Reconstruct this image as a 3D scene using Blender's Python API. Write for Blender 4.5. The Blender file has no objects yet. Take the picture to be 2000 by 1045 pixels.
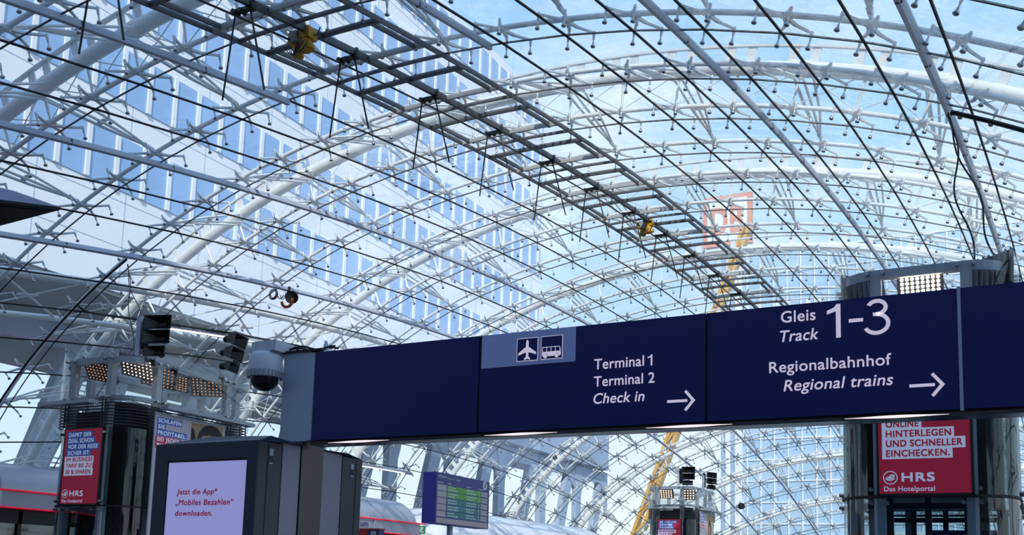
import bpy, math, random
import numpy as np
from mathutils import Matrix, Vector
random.seed(7)
sc = bpy.context.scene
COL = sc.collection
PI = math.pi
EYE = 1.7

# ------------------------------------------------------------ camera
F_PX, CX, CY = 1929.302, 1000.0, 877.296
CR = (0.885725, 0.463315, 0.028809)
CU = (0.034090, -0.126812, 0.991341)
CF = (-0.462956, 0.877074, 0.128114)
cam_data = bpy.data.cameras.new('camera')
cam_data.sensor_fit = 'HORIZONTAL'
cam_data.sensor_width = 36.0
cam_data.lens = F_PX * 36.0 / 2000.0
cam_data.shift_x = 0.0
cam_data.shift_y = (CY - 522.5) / 2000.0
cam_data.clip_end = 2000
cam = bpy.data.objects.new('camera', cam_data)
COL.objects.link(cam)
cam.matrix_world = Matrix(((CR[0], CU[0], -CF[0], 0), (CR[1], CU[1], -CF[1], 0), (CR[2], CU[2], -CF[2], EYE), (0, 0, 0, 1)))
sc.camera = cam
sc.view_settings.view_transform = 'Standard'
sc.view_settings.look = 'None'
sc.view_settings.exposure = 0.0
sc.view_settings.gamma = 1.0
sc.view_settings.use_curve_mapping = False
sc.cycles.max_bounces = 7
sc.cycles.transparent_max_bounces = 28
sc.cycles.sample_clamp_indirect = 6.0

# ------------------------------------------------------------ sky
world = bpy.data.worlds.new('sky')
sc.world = world
world.use_nodes = True
nt = world.node_tree
nt.nodes.clear()
def N(tree, kind, **kw):
    n = tree.nodes.new(kind)
    for k, v in kw.items():
        if k in n.inputs: n.inputs[k].default_value = v
        else: setattr(n, k, v)
    return n
w_out = N(nt, 'ShaderNodeOutputWorld')
w_bg = N(nt, 'ShaderNodeBackground')
w_tc = N(nt, 'ShaderNodeTexCoord')
w_sep = N(nt, 'ShaderNodeSeparateXYZ')
w_grad = N(nt, 'ShaderNodeValToRGB')
w_map = N(nt, 'ShaderNodeMapping')
w_map.inputs['Scale'].default_value = (1.0, 1.0, 2.2)
w_noise = N(nt, 'ShaderNodeTexNoise', Scale=2.6, Detail=9.0, Roughness=0.58)
w_cl = N(nt, 'ShaderNodeValToRGB')
w_mix = N(nt, 'ShaderNodeMixRGB')
w_grad.color_ramp.elements[0].position = 0.0
w_grad.color_ramp.elements[0].color = (0.80, 0.90, 1.0, 1)
w_grad.color_ramp.elements[1].position = 0.95
w_grad.color_ramp.elements[1].color = (0.13, 0.36, 0.92, 1)
e = w_grad.color_ramp.elements.new(0.35); e.color = (0.45, 0.74, 1.0, 1)
e = w_grad.color_ramp.elements.new(0.60); e.color = (0.36, 0.64, 1.0, 1)
w_cl.color_ramp.elements[0].position = 0.45
w_cl.color_ramp.elements[0].color = (0, 0, 0, 1)
w_cl.color_ramp.elements[1].position = 0.67
w_cl.color_ramp.elements[1].color = (1, 1, 1, 1)
w_mix.inputs['Color2'].default_value = (0.96, 1.03, 1.12, 1)
L = nt.links.new
L(w_tc.outputs['Generated'], w_sep.inputs[0]); L(w_sep.outputs['Z'], w_grad.inputs[0])
L(w_tc.outputs['Generated'], w_map.inputs[0]); L(w_map.outputs[0], w_noise.inputs['Vector'])
L(w_noise.outputs[0], w_cl.inputs[0]); L(w_cl.outputs[0], w_mix.inputs[0])
L(w_grad.outputs[0], w_mix.inputs['Color1']); L(w_mix.outputs[0], w_bg.inputs[0])
w_bg.inputs[1].default_value = 1.18
L(w_bg.outputs[0], w_out.inputs[0])

# ------------------------------------------------------------ sun (behind the camera, from above the office bridge)
sun_d = bpy.data.lights.new('sun', 'SUN')
sun_d.energy = 4.2
sun_d.angle = math.radians(0.6)
sun_d.color = (1.0, 0.95, 0.86)
sun = bpy.data.objects.new('sun', sun_d)
COL.objects.link(sun)
sun_dir = Vector((-0.55, 1.0, -0.78)).normalized()          # direction the light travels
sun.rotation_euler = sun_dir.to_track_quat('-Z', 'Y').to_euler()
sun.location = (10, -60, 60)

# ------------------------------------------------------------ materials
def principled(name, col, rough=0.5, metal=0.0, noise=0.0, nscale=8.0, emit=None, estr=1.0, bump=0.0, spec=0.5):
    m = bpy.data.materials.new(name); m.use_nodes = True
    t = m.node_tree; b = t.nodes['Principled BSDF']
    b.inputs['Base Color'].default_value = (*col, 1)
    b.inputs['Roughness'].default_value = rough
    b.inputs['Metallic'].default_value = metal
    b.inputs['Specular IOR Level'].default_value = spec
    if noise > 0 or bump > 0:
        tc = N(t, 'ShaderNodeTexCoord'); nz = N(t, 'ShaderNodeTexNoise', Scale=nscale, Detail=5.0)
        t.links.new(tc.outputs['Object'], nz.inputs['Vector'])
        if noise > 0:
            mx = N(t, 'ShaderNodeMixRGB'); mx.blend_type = 'MIX'
            mx.inputs['Color1'].default_value = (*[c * (1 - noise) for c in col], 1)
            mx.inputs['Color2'].default_value = (*[min(1, c * (1 + noise)) for c in col], 1)
            t.links.new(nz.outputs[0], mx.inputs[0]); t.links.new(mx.outputs[0], b.inputs['Base Color'])
        if bump > 0:
            bp = N(t, 'ShaderNodeBump', Strength=bump, Distance=0.02)
            t.links.new(nz.outputs[0], bp.inputs['Height']); t.links.new(bp.outputs[0], b.inputs['Normal'])
    if emit:
        b.inputs['Emission Color'].default_value = (*emit, 1)
        b.inputs['Emission Strength'].default_value = estr
    return m

def glassy(name, tint, base, graze, rough=0.02, haze=0.0, hazecol=(0.8, 0.85, 0.9), bump=0.0, bscale=0.8, power=3.0, gl=(1, 1, 1)):
    m = bpy.data.materials.new(name); m.use_nodes = True
    t = m.node_tree; t.nodes.clear()
    out = N(t, 'ShaderNodeOutputMaterial'); tr = N(t, 'ShaderNodeBsdfTransparent'); g = N(t, 'ShaderNodeBsdfGlossy', Roughness=rough)
    tr.inputs[0].default_value = (*tint, 1); g.inputs[0].default_value = (*gl, 1)
    lw = N(t, 'ShaderNodeLayerWeight', Blend=0.5); pw = N(t, 'ShaderNodeMath', operation='POWER'); pw.inputs[1].default_value = power
    ml = N(t, 'ShaderNodeMath', operation='MULTIPLY_ADD'); ml.inputs[1].default_value = graze; ml.inputs[2].default_value = base
    mx = N(t, 'ShaderNodeMixShader')
    t.links.new(lw.outputs['Facing'], pw.inputs[0]); t.links.new(pw.outputs[0], ml.inputs[0]); t.links.new(ml.outputs[0], mx.inputs[0])
    t.links.new(tr.outputs[0], mx.inputs[1]); t.links.new(g.outputs[0], mx.inputs[2])
    if bump > 0:
        tc = N(t, 'ShaderNodeTexCoord'); nz = N(t, 'ShaderNodeTexNoise', Scale=bscale, Detail=2.0)
        bp = N(t, 'ShaderNodeBump', Strength=bump, Distance=0.05)
        t.links.new(tc.outputs['Object'], nz.inputs['Vector']); t.links.new(nz.outputs[0], bp.inputs['Height'])
        t.links.new(bp.outputs[0], g.inputs['Normal'])
    last = mx
    if haze > 0:
        df = N(t, 'ShaderNodeBsdfTranslucent'); df.inputs[0].default_value = (*hazecol, 1)
        m2 = N(t, 'ShaderNodeMixShader'); m2.inputs[0].default_value = haze
        t.links.new(mx.outputs[0], m2.inputs[1]); t.links.new(df.outputs[0], m2.inputs[2]); last = m2
    t.links.new(last.outputs[0], out.inputs[0])
    return m

def emitter(name, col, s):
    m = bpy.data.materials.new(name); m.use_nodes = True
    t = m.node_tree; t.nodes.clear()
    out = N(t, 'ShaderNodeOutputMaterial'); em = N(t, 'ShaderNodeEmission', Strength=s); em.inputs[0].default_value = (*col, 1)
    t.links.new(em.outputs[0], out.inputs[0])
    return m

M = {
 'roofglass': glassy('roof glass', (0.915, 0.965, 0.965), 0.05, 0.42, 0.03, haze=0.075, bump=0.35, bscale=0.9),
 'crownglass': glassy('clear crown glass', (0.90, 0.93, 0.93), 0.06, 0.5, 0.02, haze=0.02),
 'shaftglass': glassy('smoked shaft glass', (0.34, 0.42, 0.42), 0.06, 0.55, 0.03, bump=0.2, bscale=0.7, power=2.5, gl=(0.75, 0.85, 0.85)),
 'lowglass': glassy('lower shaft glass', (0.72, 0.82, 0.82), 0.06, 0.5, 0.03, power=2.5),
 'gasket': principled('black gasket', (0.006, 0.006, 0.007), 0.8, spec=0.15),
 'white': principled('white painted steel', (0.68, 0.70, 0.70), 0.42, 0.0, 0.06, 3.0),
 'whiteb': principled('pale galvanised casting', (0.52, 0.55, 0.57), 0.4, 0.15, 0.08, 9.0),
 'stainless': principled('stainless knob', (0.42, 0.42, 0.42), 0.22, 0.95),
 'rail': principled('light grey aluminium rail', (0.46, 0.49, 0.58), 0.45, 0.15, 0.05, 5.0),
 'dsteel': principled('dark walkway steel', (0.085, 0.088, 0.098), 0.5, 0.35, 0.1, 6.0),
 'lsteel': principled('pale walkway beam', (0.40, 0.40, 0.40), 0.5, 0.2, 0.08, 6.0),
 'horn': principled('black horn plastic', (0.009, 0.009, 0.011), 0.35),
 'black': principled('black plastic', (0.010, 0.010, 0.012), 0.55),
 'blackm': principled('black metal', (0.018, 0.018, 0.02), 0.4, 0.4),
 'yellow': principled('yellow hoist paint', (0.62, 0.30, 0.010), 0.4, 0.0, 0.2, 14.0),
 'greybox': principled('grey control box', (0.32, 0.33, 0.32), 0.5),
 'signblue': principled('sign blue', (0.0095, 0.0125, 0.125), 0.42, 0.0, 0.05, 2.0),
 'signlight': principled('sign grey blue', (0.115, 0.165, 0.34), 0.45, emit=(0.07, 0.10, 0.22), estr=0.55),
 'signwhite': principled('backlit sign lettering', (0.72, 0.66, 0.74), 0.5, emit=(0.50, 0.43, 0.53), estr=0.80),
 'alu': principled('grey aluminium', (0.42, 0.47, 0.58), 0.45, 0.2, 0.06, 4.0),
 'brushed': principled('brushed dark metal', (0.11, 0.10, 0.097), 0.32, 0.85, 0.1, 30.0),
 'lip': principled('polished lower lip', (0.22, 0.20, 0.21), 0.2, 0.95, 0.2, 9.0),
 'kiosk': principled('kiosk anthracite', (0.026, 0.036, 0.066), 0.5, 0.1, 0.05, 5.0),
 'kioskside': principled('kiosk brown grey side', (0.075, 0.066, 0.078), 0.42, 0.3, 0.05, 5.0),
 'kiosklight': principled('kiosk light grey panel', (0.30, 0.28, 0.35), 0.45, 0.25, 0.06, 4.0),
 'screen': principled('display screen', (0.30, 0.30, 0.52), 0.25, 0.0, emit=(0.29, 0.29, 0.60), estr=0.72),
 'scrtext': principled('screen red lettering', (0.25, 0.01, 0.05), 0.5, emit=(0.25, 0.004, 0.03), estr=0.45),
 'sticker': principled('silver sticker', (0.45, 0.47, 0.5), 0.4, 0.3),
 'darkstk': principled('dark print', (0.03, 0.03, 0.04), 0.5),
 'camgrey': principled('camera housing grey', (0.54, 0.57, 0.64), 0.45),
 'dome': principled('smoked dome', (0.006, 0.006, 0.009), 0.06),
 'hrsred': principled('poster red', (0.42, 0.014, 0.048), 0.5, emit=(0.42, 0.012, 0.045), estr=0.2),
 'hrsblue': principled('poster blue', (0.035, 0.10, 0.42), 0.5, emit=(0.035, 0.1, 0.42), estr=0.12),
 'hrswhite': principled('poster white', (0.62, 0.68, 0.86), 0.5, emit=(0.62, 0.68, 0.86), estr=0.25),
 'hrspale': principled('poster pale grey', (0.44, 0.42, 0.50), 0.5, emit=(0.44, 0.42, 0.5), estr=0.1),
 'skin': principled('printed skin tone', (0.50, 0.22, 0.17), 0.6),
 'skinpale': principled('printed pale skin', (0.55, 0.42, 0.40), 0.6),
 'hair': principled('printed dark hair', (0.025, 0.014, 0.018), 0.6),
 'beige': principled('printed beige', (0.48, 0.34, 0.18), 0.6),
 'navy': principled('printed navy', (0.03, 0.035, 0.07), 0.6),
 'liftsteel': principled('lift tower steel', (0.34, 0.37, 0.42), 0.42, 0.25, 0.08, 6.0),
 'liftdark': principled('lift dark interior', (0.010, 0.012, 0.014), 0.5, 0.2, 0.1, 4.0),
 'liftmid': principled('lift interior grey', (0.05, 0.055, 0.065), 0.5, 0.2),
 'rod': principled('grille rods', (0.055, 0.055, 0.062), 0.4, 0.6),
 'lampbody': principled('floodlight bronze body', (0.07, 0.062, 0.06), 0.4, 0.6, 0.15, 20.0),
 'bulb': emitter('warm bulb dim', (1.0, 0.45, 0.22), 0.9),
 'bulbhot': emitter('warm bulb bright', (1.0, 0.66, 0.40), 6.0),
 'bulbmax': emitter('warm bulb full', (1.0, 0.86, 0.68), 16.0),
 'lip_glow': emitter('sign lip reflection glow', (1.0, 0.80, 0.84), 1.15),  # glow for the painted reflections along the sign's lower lip
 'tube': emitter('fluorescent tube', (1.0, 0.93, 0.92), 2.2),
 'silver': principled('silver pavilion cladding', (0.40, 0.42, 0.50), 0.32, 0.5, 0.05, 2.0),
 'silverlo': principled('silver pavilion fascia', (0.34, 0.36, 0.44), 0.4, 0.4, 0.05, 2.0),
 'gloss': principled('glossy white roof', (0.72, 0.74, 0.82), 0.22, 0.1),
 'neon': principled('red light strip', (0.6, 0.01, 0.03), 0.4, emit=(0.75, 0.008, 0.05), estr=0.45),
 'pavglass': glassy('pavilion window glass', (0.5, 0.58, 0.6), 0.08, 0.5, 0.03),
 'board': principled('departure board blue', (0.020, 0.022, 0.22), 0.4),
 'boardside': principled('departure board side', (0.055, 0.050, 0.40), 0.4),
 'bgreen': principled('board green row', (0.075, 0.24, 0.035), 0.5, emit=(0.075, 0.24, 0.035), estr=0.25),
 'bteal': principled('board teal row', (0.030, 0.13, 0.15), 0.5, emit=(0.03, 0.13, 0.15), estr=0.25),
 'bgrey': principled('board flap cells', (0.50, 0.46, 0.44), 0.5),
 'bpink': principled('board pink cells', (0.58, 0.42, 0.43), 0.5),
 'btext': principled('board light lettering', (0.62, 0.66, 0.62), 0.5),
 'dbred': principled('railway red', (0.52, 0.012, 0.02), 0.45),
 'dbblue': principled('railway dark blue', (0.015, 0.02, 0.15), 0.45),
 'signred': principled('haze-paled sign red', (0.66, 0.28, 0.20), 0.5),  # railway red paled to put the haze of the roof glass into the colour
 'exitgreen': principled('emergency green', (0.02, 0.30, 0.09), 0.5, emit=(0.02, 0.3, 0.09), estr=0.3),
 'purewhite': principled('plain white', (0.75, 0.77, 0.8), 0.5),
 'facade': principled('pale facade panels', (0.78, 0.80, 0.86), 0.5, 0.0, 0.05, 0.3),
 'facadewin': principled('facade window glass', (0.30, 0.46, 0.74), 0.12, 0.15, 0.30, 0.12),
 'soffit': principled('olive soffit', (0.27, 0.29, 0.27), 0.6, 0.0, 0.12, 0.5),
 'legs': principled('blue grey steel legs', (0.34, 0.43, 0.58), 0.5, 0.1, 0.1, 0.4),
 'towerglass': principled('tower curtain glass', (0.40, 0.58, 0.78), 0.15, 0.15, 0.25, 0.1),
 'crane': principled('crane yellow', (0.66, 0.36, 0.03), 0.45),
 'floor': principled('platform stone floor', (0.16, 0.155, 0.15), 0.35, 0.0, 0.2, 1.5),
 'outground': principled('asphalt and paving', (0.15, 0.15, 0.155), 0.7, 0.0, 0.2, 0.5),
 'hall': principled('hall dark cladding', (0.05, 0.052, 0.06), 0.6),
 'orange': principled('orange cable', (0.5, 0.07, 0.01), 0.5),
 'under': principled('bronze underside', (0.055, 0.046, 0.045), 0.16, 0.7, 0.4, 3.0),
 'lilac': principled('lilac grey housing', (0.20, 0.20, 0.28), 0.45, 0.3),
}

# ------------------------------------------------------------ mesh helpers
class MB:
    def __init__(s): s.v = []; s.f = []
    def add(s, vs, fs):
        n = len(s.v); s.v += [tuple(map(float, p)) for p in vs]; s.f += [tuple(n + k for k in f) for f in fs]; return s
    def box(s, a, b):
        x0, y0, z0 = a; x1, y1, z1 = b
        return s.add([(x0,y0,z0),(x1,y0,z0),(x1,y1,z0),(x0,y1,z0),(x0,y0,z1),(x1,y0,z1),(x1,y1,z1),(x0,y1,z1)],
                     [(0,3,2,1),(4,5,6,7),(0,1,5,4),(1,2,6,5),(2,3,7,6),(3,0,4,7)])
    def obox(s, c, ax, ay, az):
        c, ax, ay, az = map(np.array, (c, ax, ay, az))
        vs = [c + i*ax + j*ay + k*az for k in (-1,1) for (i,j) in ((-1,-1),(1,-1),(1,1),(-1,1))]
        return s.add(vs, [(0,3,2,1),(4,5,6,7),(0,1,5,4),(1,2,6,5),(2,3,7,6),(3,0,4,7)])
    def bar(s, p, q, w, h, up=(0,0,1), w2=None):
        p, q = np.array(p, float), np.array(q, float); d = q - p; d /= max(np.linalg.norm(d), 1e-9)
        u = np.array(up, float); r = np.cross(d, u)
        if np.linalg.norm(r) < 1e-6: r = np.cross(d, (1, 0, 0))
        r /= np.linalg.norm(r); u = np.cross(r, d); w2 = w if w2 is None else w2
        vs = [p + a*r*w/2 + b*u*h/2 for a, b in ((-1,-1),(1,-1),(1,1),(-1,1))] + [q + a*r*w2/2 + b*u*h/2 for a, b in ((-1,-1),(1,-1),(1,1),(-1,1))]
        return s.add(vs, [(0,3,2,1),(4,5,6,7),(0,1,5,4),(1,2,6,5),(2,3,7,6),(3,0,4,7)])
    def tube(s, pts, r, n=8, closed=False, up=(0.03, 0.02, 1)):
        P = [np.array(p, float) for p in pts]; m = len(P); R = r if isinstance(r, (list, tuple)) else [r]*m
        vs = []; fs = []; prev = None
        for k in range(m):
            if closed: d = P[(k+1) % m] - P[k-1]
            else: d = P[min(k+1, m-1)] - P[max(k-1, 0)]
            d = d / max(np.linalg.norm(d), 1e-9)
            a = np.cross(d, up) if prev is None else prev - d*np.dot(prev, d)
            if np.linalg.norm(a) < 1e-5: a = np.cross(d, (1, 0, 0))
            a /= np.linalg.norm(a); prev = a; b = np.cross(d, a)
            for q in range(n):
                t = 2*PI*q/n; vs.append(P[k] + R[k]*(math.cos(t)*a + math.sin(t)*b))
        for k in range(m if closed else m-1):
            k2 = (k+1) % m
            for q in range(n):
                q2 = (q+1) % n; fs.append((k*n+q, k*n+q2, k2*n+q2, k2*n+q))
        if not closed:
            fs.append(tuple(range(n-1, -1, -1))); fs.append(tuple((m-1)*n+q for q in range(n)))
        return s.add(vs, fs)
    def prism(s, poly, mp, d0, d1):
        n = len(poly); vs = [mp(u, v, d0) for u, v in poly] + [mp(u, v, d1) for u, v in poly]
        return s.add(vs, [tuple(range(n-1, -1, -1)), tuple(range(n, 2*n))] + [(k, (k+1) % n, n+(k+1) % n, n+k) for k in range(n)])
    def lathe(s, prof, c, az=(0,0,1), n=16):
        az = np.array(az, float); az /= np.linalg.norm(az)
        ax = np.cross(az, (0.3, 1, 0.2)); ax /= np.linalg.norm(ax); ay = np.cross(az, ax); c = np.array(c, float)
        vs = []; fs = []; m = len(prof)
        for r, z in prof:
            for q in range(n):
                t = 2*PI*q/n; vs.append(c + az*z + r*(math.cos(t)*ax + math.sin(t)*ay))
        for k in range(m-1):
            for q in range(n):
                q2 = (q+1) % n; fs.append((k*n+q, k*n+q2, (k+1)*n+q2, (k+1)*n+q))
        fs.append(tuple(range(n-1, -1, -1))); fs.append(tuple((m-1)*n+q for q in range(n)))
        return s.add(vs, fs)
    def build(s, name, mat, parent=None, smooth=False, local=False):
        me = bpy.data.meshes.new(name); me.from_pydata(s.v, [], s.f); me.update()
        if smooth:
            me.polygons.foreach_set('use_smooth', [len(p.vertices) <= 4 for p in me.polygons])
            try: me.set_sharp_from_angle(angle=math.radians(50))
            except Exception: pass
        me.materials.append(M[mat] if isinstance(mat, str) else mat)
        o = bpy.data.objects.new(name, me); COL.objects.link(o)
        if parent is not None:
            o.parent = parent
            if not local: o.matrix_parent_inverse = Matrix.Translation(-world_loc(parent))
        return o

def world_loc(o):
    p = Vector(o.get('at', (0, 0, 0)))
    return p
def tag(o, label=None, cat=None, group=None, kind=None):
    if label: o['label'] = label
    if cat: o['category'] = cat
    if group: o['group'] = group
    if kind: o['kind'] = kind
    return o
def thing(name, label, cat, loc, group=None, kind=None):
    o = bpy.data.objects.new(name, None); COL.objects.link(o)
    o.empty_display_size = 0.2; o.location = loc; o['at'] = tuple(map(float, loc))
    return tag(o, label, cat, group, kind)
def copy_tree(o, parent=None):
    c = o.copy(); COL.objects.link(c)
    if parent is not None: c.parent = parent
    for ch in list(o.children): copy_tree(ch, c)
    return c

_tc = {}
def text_mesh(body, shear=0.0, space=1.0):
    key = (body, shear, space)
    if key in _tc: return _tc[key]
    cu = bpy.data.curves.new('glyphs', 'FONT'); cu.body = body; cu.size = 1.0; cu.shear = shear; cu.space_character = space; cu.resolution_u = 8 if len(body) < 3 else 4
    ob = bpy.data.objects.new('glyphs', cu); COL.objects.link(ob)
    dg = bpy.context.evaluated_depsgraph_get(); dg.update()
    me = bpy.data.meshes.new_from_object(ob.evaluated_get(dg), depsgraph=dg)
    vs = [tuple(v.co) for v in me.vertices]; fs = [tuple(p.vertices) for p in me.polygons]
    bpy.data.objects.remove(ob); bpy.data.curves.remove(cu); bpy.data.meshes.remove(me)
    _tc[key] = (vs, fs)
    return vs, fs
_CAP = max(v[1] for v in text_mesh('H')[0])
def put_text(mb, body, mp, u0, u1, vbase, cap, w=0.004, shear=0.0, bold=0.0):
    vs, fs = text_mesh(body, shear, 1.0 + 2.6*bold)
    if not vs: return
    x0 = min(v[0] for v in vs); x1 = max(v[0] for v in vs)
    e_ = bold*cap; kx = (u1 - u0 - 2*e_) / (x1 - x0); ky = (cap - 2*e_) / _CAP
    strikes = [(0, 0)] if bold < .002 else [(-1, -1), (1, -1), (1, 1), (-1, 1)]      # heavier strokes: the outline struck four times, a hair apart
    for q, (a_, b_) in enumerate(strikes):
        mb.add([mp(u0 + e_ + a_*e_ + (v[0]-x0)*kx, vbase + e_ + b_*e_ + v[1]*ky, w + q*0.0005) for v in vs], fs)
def face_front(y, dz=EYE):       # a face that looks towards -y: u = x, v = height above eye level, w = out of the face
    return lambda u, v, w: (u, y - w, v + dz)
def face_side(x, dz=EYE):        # a face that looks towards +x: u = y
    return lambda u, v, w: (x + w, u, v + dz)
def rect(u0, v0, u1, v1): return [(u0, v0), (u1, v0), (u1, v1), (u0, v1)]
def rrect_path(cx, cy, hw, hd, r, n=7):
    pts = []
    for (sx, sy, a0) in ((1, -1, -90), (1, 1, 0), (-1, 1, 90), (-1, -1, 180)):
        for k in range(n+1):
            a = math.radians(a0 + 90.0*k/n)
            pts.append((cx + sx*(hw-r) + r*math.cos(a), cy + sy*(hd-r) + r*math.sin(a)))
    return pts
ORD = ['zeroth', 'first', 'second', 'third', 'fourth', 'fifth', 'sixth', 'seventh', 'eighth', 'ninth', 'tenth', 'eleventh', 'twelfth', 'thirteenth', 'fourteenth',
       'fifteenth', 'sixteenth', 'seventeenth', 'eighteenth', 'nineteenth', 'twentieth', 'twenty-first', 'twenty-second', 'twenty-third', 'twenty-fourth', 'twenty-fifth',
       'twenty-sixth', 'twenty-seventh', 'twenty-eighth', 'twenty-ninth', 'thirtieth', 'thirty-first', 'thirty-second']

# ------------------------------------------------------------ the glass vault as a surface W(row i, seam j, outward offset h in panes)
K = 1.5                                   # metres per pane across
V = dict(X=8.787614, Z=5.235522, ds=2.015404, s0=5.013179, k0=0.0492275, k2=0.000260009, tap=-0.0062149,
         v1=2.59245, v2=-4.702059, v3=-0.210563, bank=0.0179166, k1j=-9.28756e-05)
SA = 0.0425606
def _surf(i, j):
    n = 16; ts = (np.arange(n)+.5)/n
    t = j - 1.0; tt = t[:, None]*ts
    k0 = (V['k0']*np.exp(V['tap']*(i-6)))[:, None]
    th = k0*tt + V['k2']*tt**3/3 + V['k1j']*tt**2/2 + V['bank']
    x = np.cos(th).mean(1)*t; z = -np.sin(th).mean(1)*t
    s = V['s0'] + i*V['ds']
    z = z + V['v1']*s/10 + V['v2']*s*s/1000 + V['v3']*s**3/1e5 + V['Z']
    X = x - V['X']; Y = s
    return np.stack([(X*math.cos(SA) + Y*math.sin(SA))*K, (-X*math.sin(SA) + Y*math.cos(SA))*K, z*K + EYE], 1)
def W(i, j, h=0.0):
    i, j, h = np.broadcast_arrays(np.atleast_1d(np.asarray(i, float)), np.atleast_1d(np.asarray(j, float)), np.atleast_1d(np.asarray(h, float)))
    P = _surf(i, j); a = _surf(i+.02, j) - P; b = _surf(i, j+.02) - P
    nn = np.cross(b, a); nn /= np.linalg.norm(nn, axis=1)[:, None]
    return P + nn*(h*K)[:, None]
def frame(i, j):
    P = _surf(np.array([float(i)]), np.array([float(j)]))[0]
    a = _surf(np.array([i+.02]), np.array([float(j)]))[0] - P; b = _surf(np.array([float(i)]), np.array([j+.02]))[0] - P
    n = np.cross(b, a); n /= np.linalg.norm(n); b /= np.linalg.norm(b); a = np.cross(n, b)
    return P, b, a, n
I0, I1, J0, J1 = -3, 33, -17, 19
def px(p):
    d = (p[0], p[1], p[2]-EYE); f = sum(a*b for a, b in zip(d, CF))
    return (CX + F_PX*sum(a*b for a, b in zip(d, CR))/f, CY - F_PX*sum(a*b for a, b in zip(d, CU))/f, f)

# ------------------------------------------------------------ floor, ground
tag(MB().box((-34, -30, -0.4), (26, 130, 0.0)).build('floor', 'floor'), kind='structure')
tag(MB().box((-400, -200, -1.0), (400, 500, -0.42)).build('ground', 'outground'), kind='structure')

# ------------------------------------------------------------ glass ceiling and its black seams
ii = np.arange(I0, I1+1); jj = np.arange(J0, J1+1)
g = MB(); grid = W(np.repeat(ii, len(jj)), np.tile(jj, len(ii)), 0.0); nj = len(jj)
fs = [(a*nj+b, a*nj+b+1, (a+1)*nj+b+1, (a+1)*nj+b) for a in range(len(ii)-1) for b in range(nj-1)]
g.add(grid, fs)
ceiling = tag(g.build('ceiling', 'roofglass'), 'curved barrel vault of clear glass panes over the platform', None, kind='structure')
ceiling['at'] = (0, 0, 0)
def ribbon(I, Jv, wa, depth, axis):
    """a bar that follows the vault: axis 'i' runs along the hall, 'j' across it; wa half width in panes"""
    mb = MB(); I = np.asarray(I, float); Jv = np.asarray(Jv, float); n = len(I)
    if axis == 'i': A = W(I, Jv-wa, 0.02); B_ = W(I, Jv+wa, 0.02); C_ = W(I, Jv+wa, -depth); D_ = W(I, Jv-wa, -depth)
    else: A = W(I-wa, Jv, 0.02); B_ = W(I+wa, Jv, 0.02); C_ = W(I+wa, Jv, -depth); D_ = W(I-wa, Jv, -depth)
    vs = np.stack([A, B_, C_, D_], 1).reshape(-1, 3); f = []
    for k in range(n-1):
        for q in range(4): f.append((4*k+q, 4*k+(q+1) % 4, 4*k+4+(q+1) % 4, 4*k+4+q))
    f += [(3, 2, 1, 0), tuple(4*(n-1)+q for q in range(4))]
    mb.add(vs, f); return mb
for j in range(J0, J1+1):
    ribbon(ii, np.full(len(ii), j), 0.0075, 0.013, 'i').build('longitudinal_seam', 'gasket', ceiling)
for i in range(I0, I1+1):
    ribbon(np.full(nj, i), jj, 0.0028, 0.004, 'j').build('cross_seam', 'gasket', ceiling)

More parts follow.
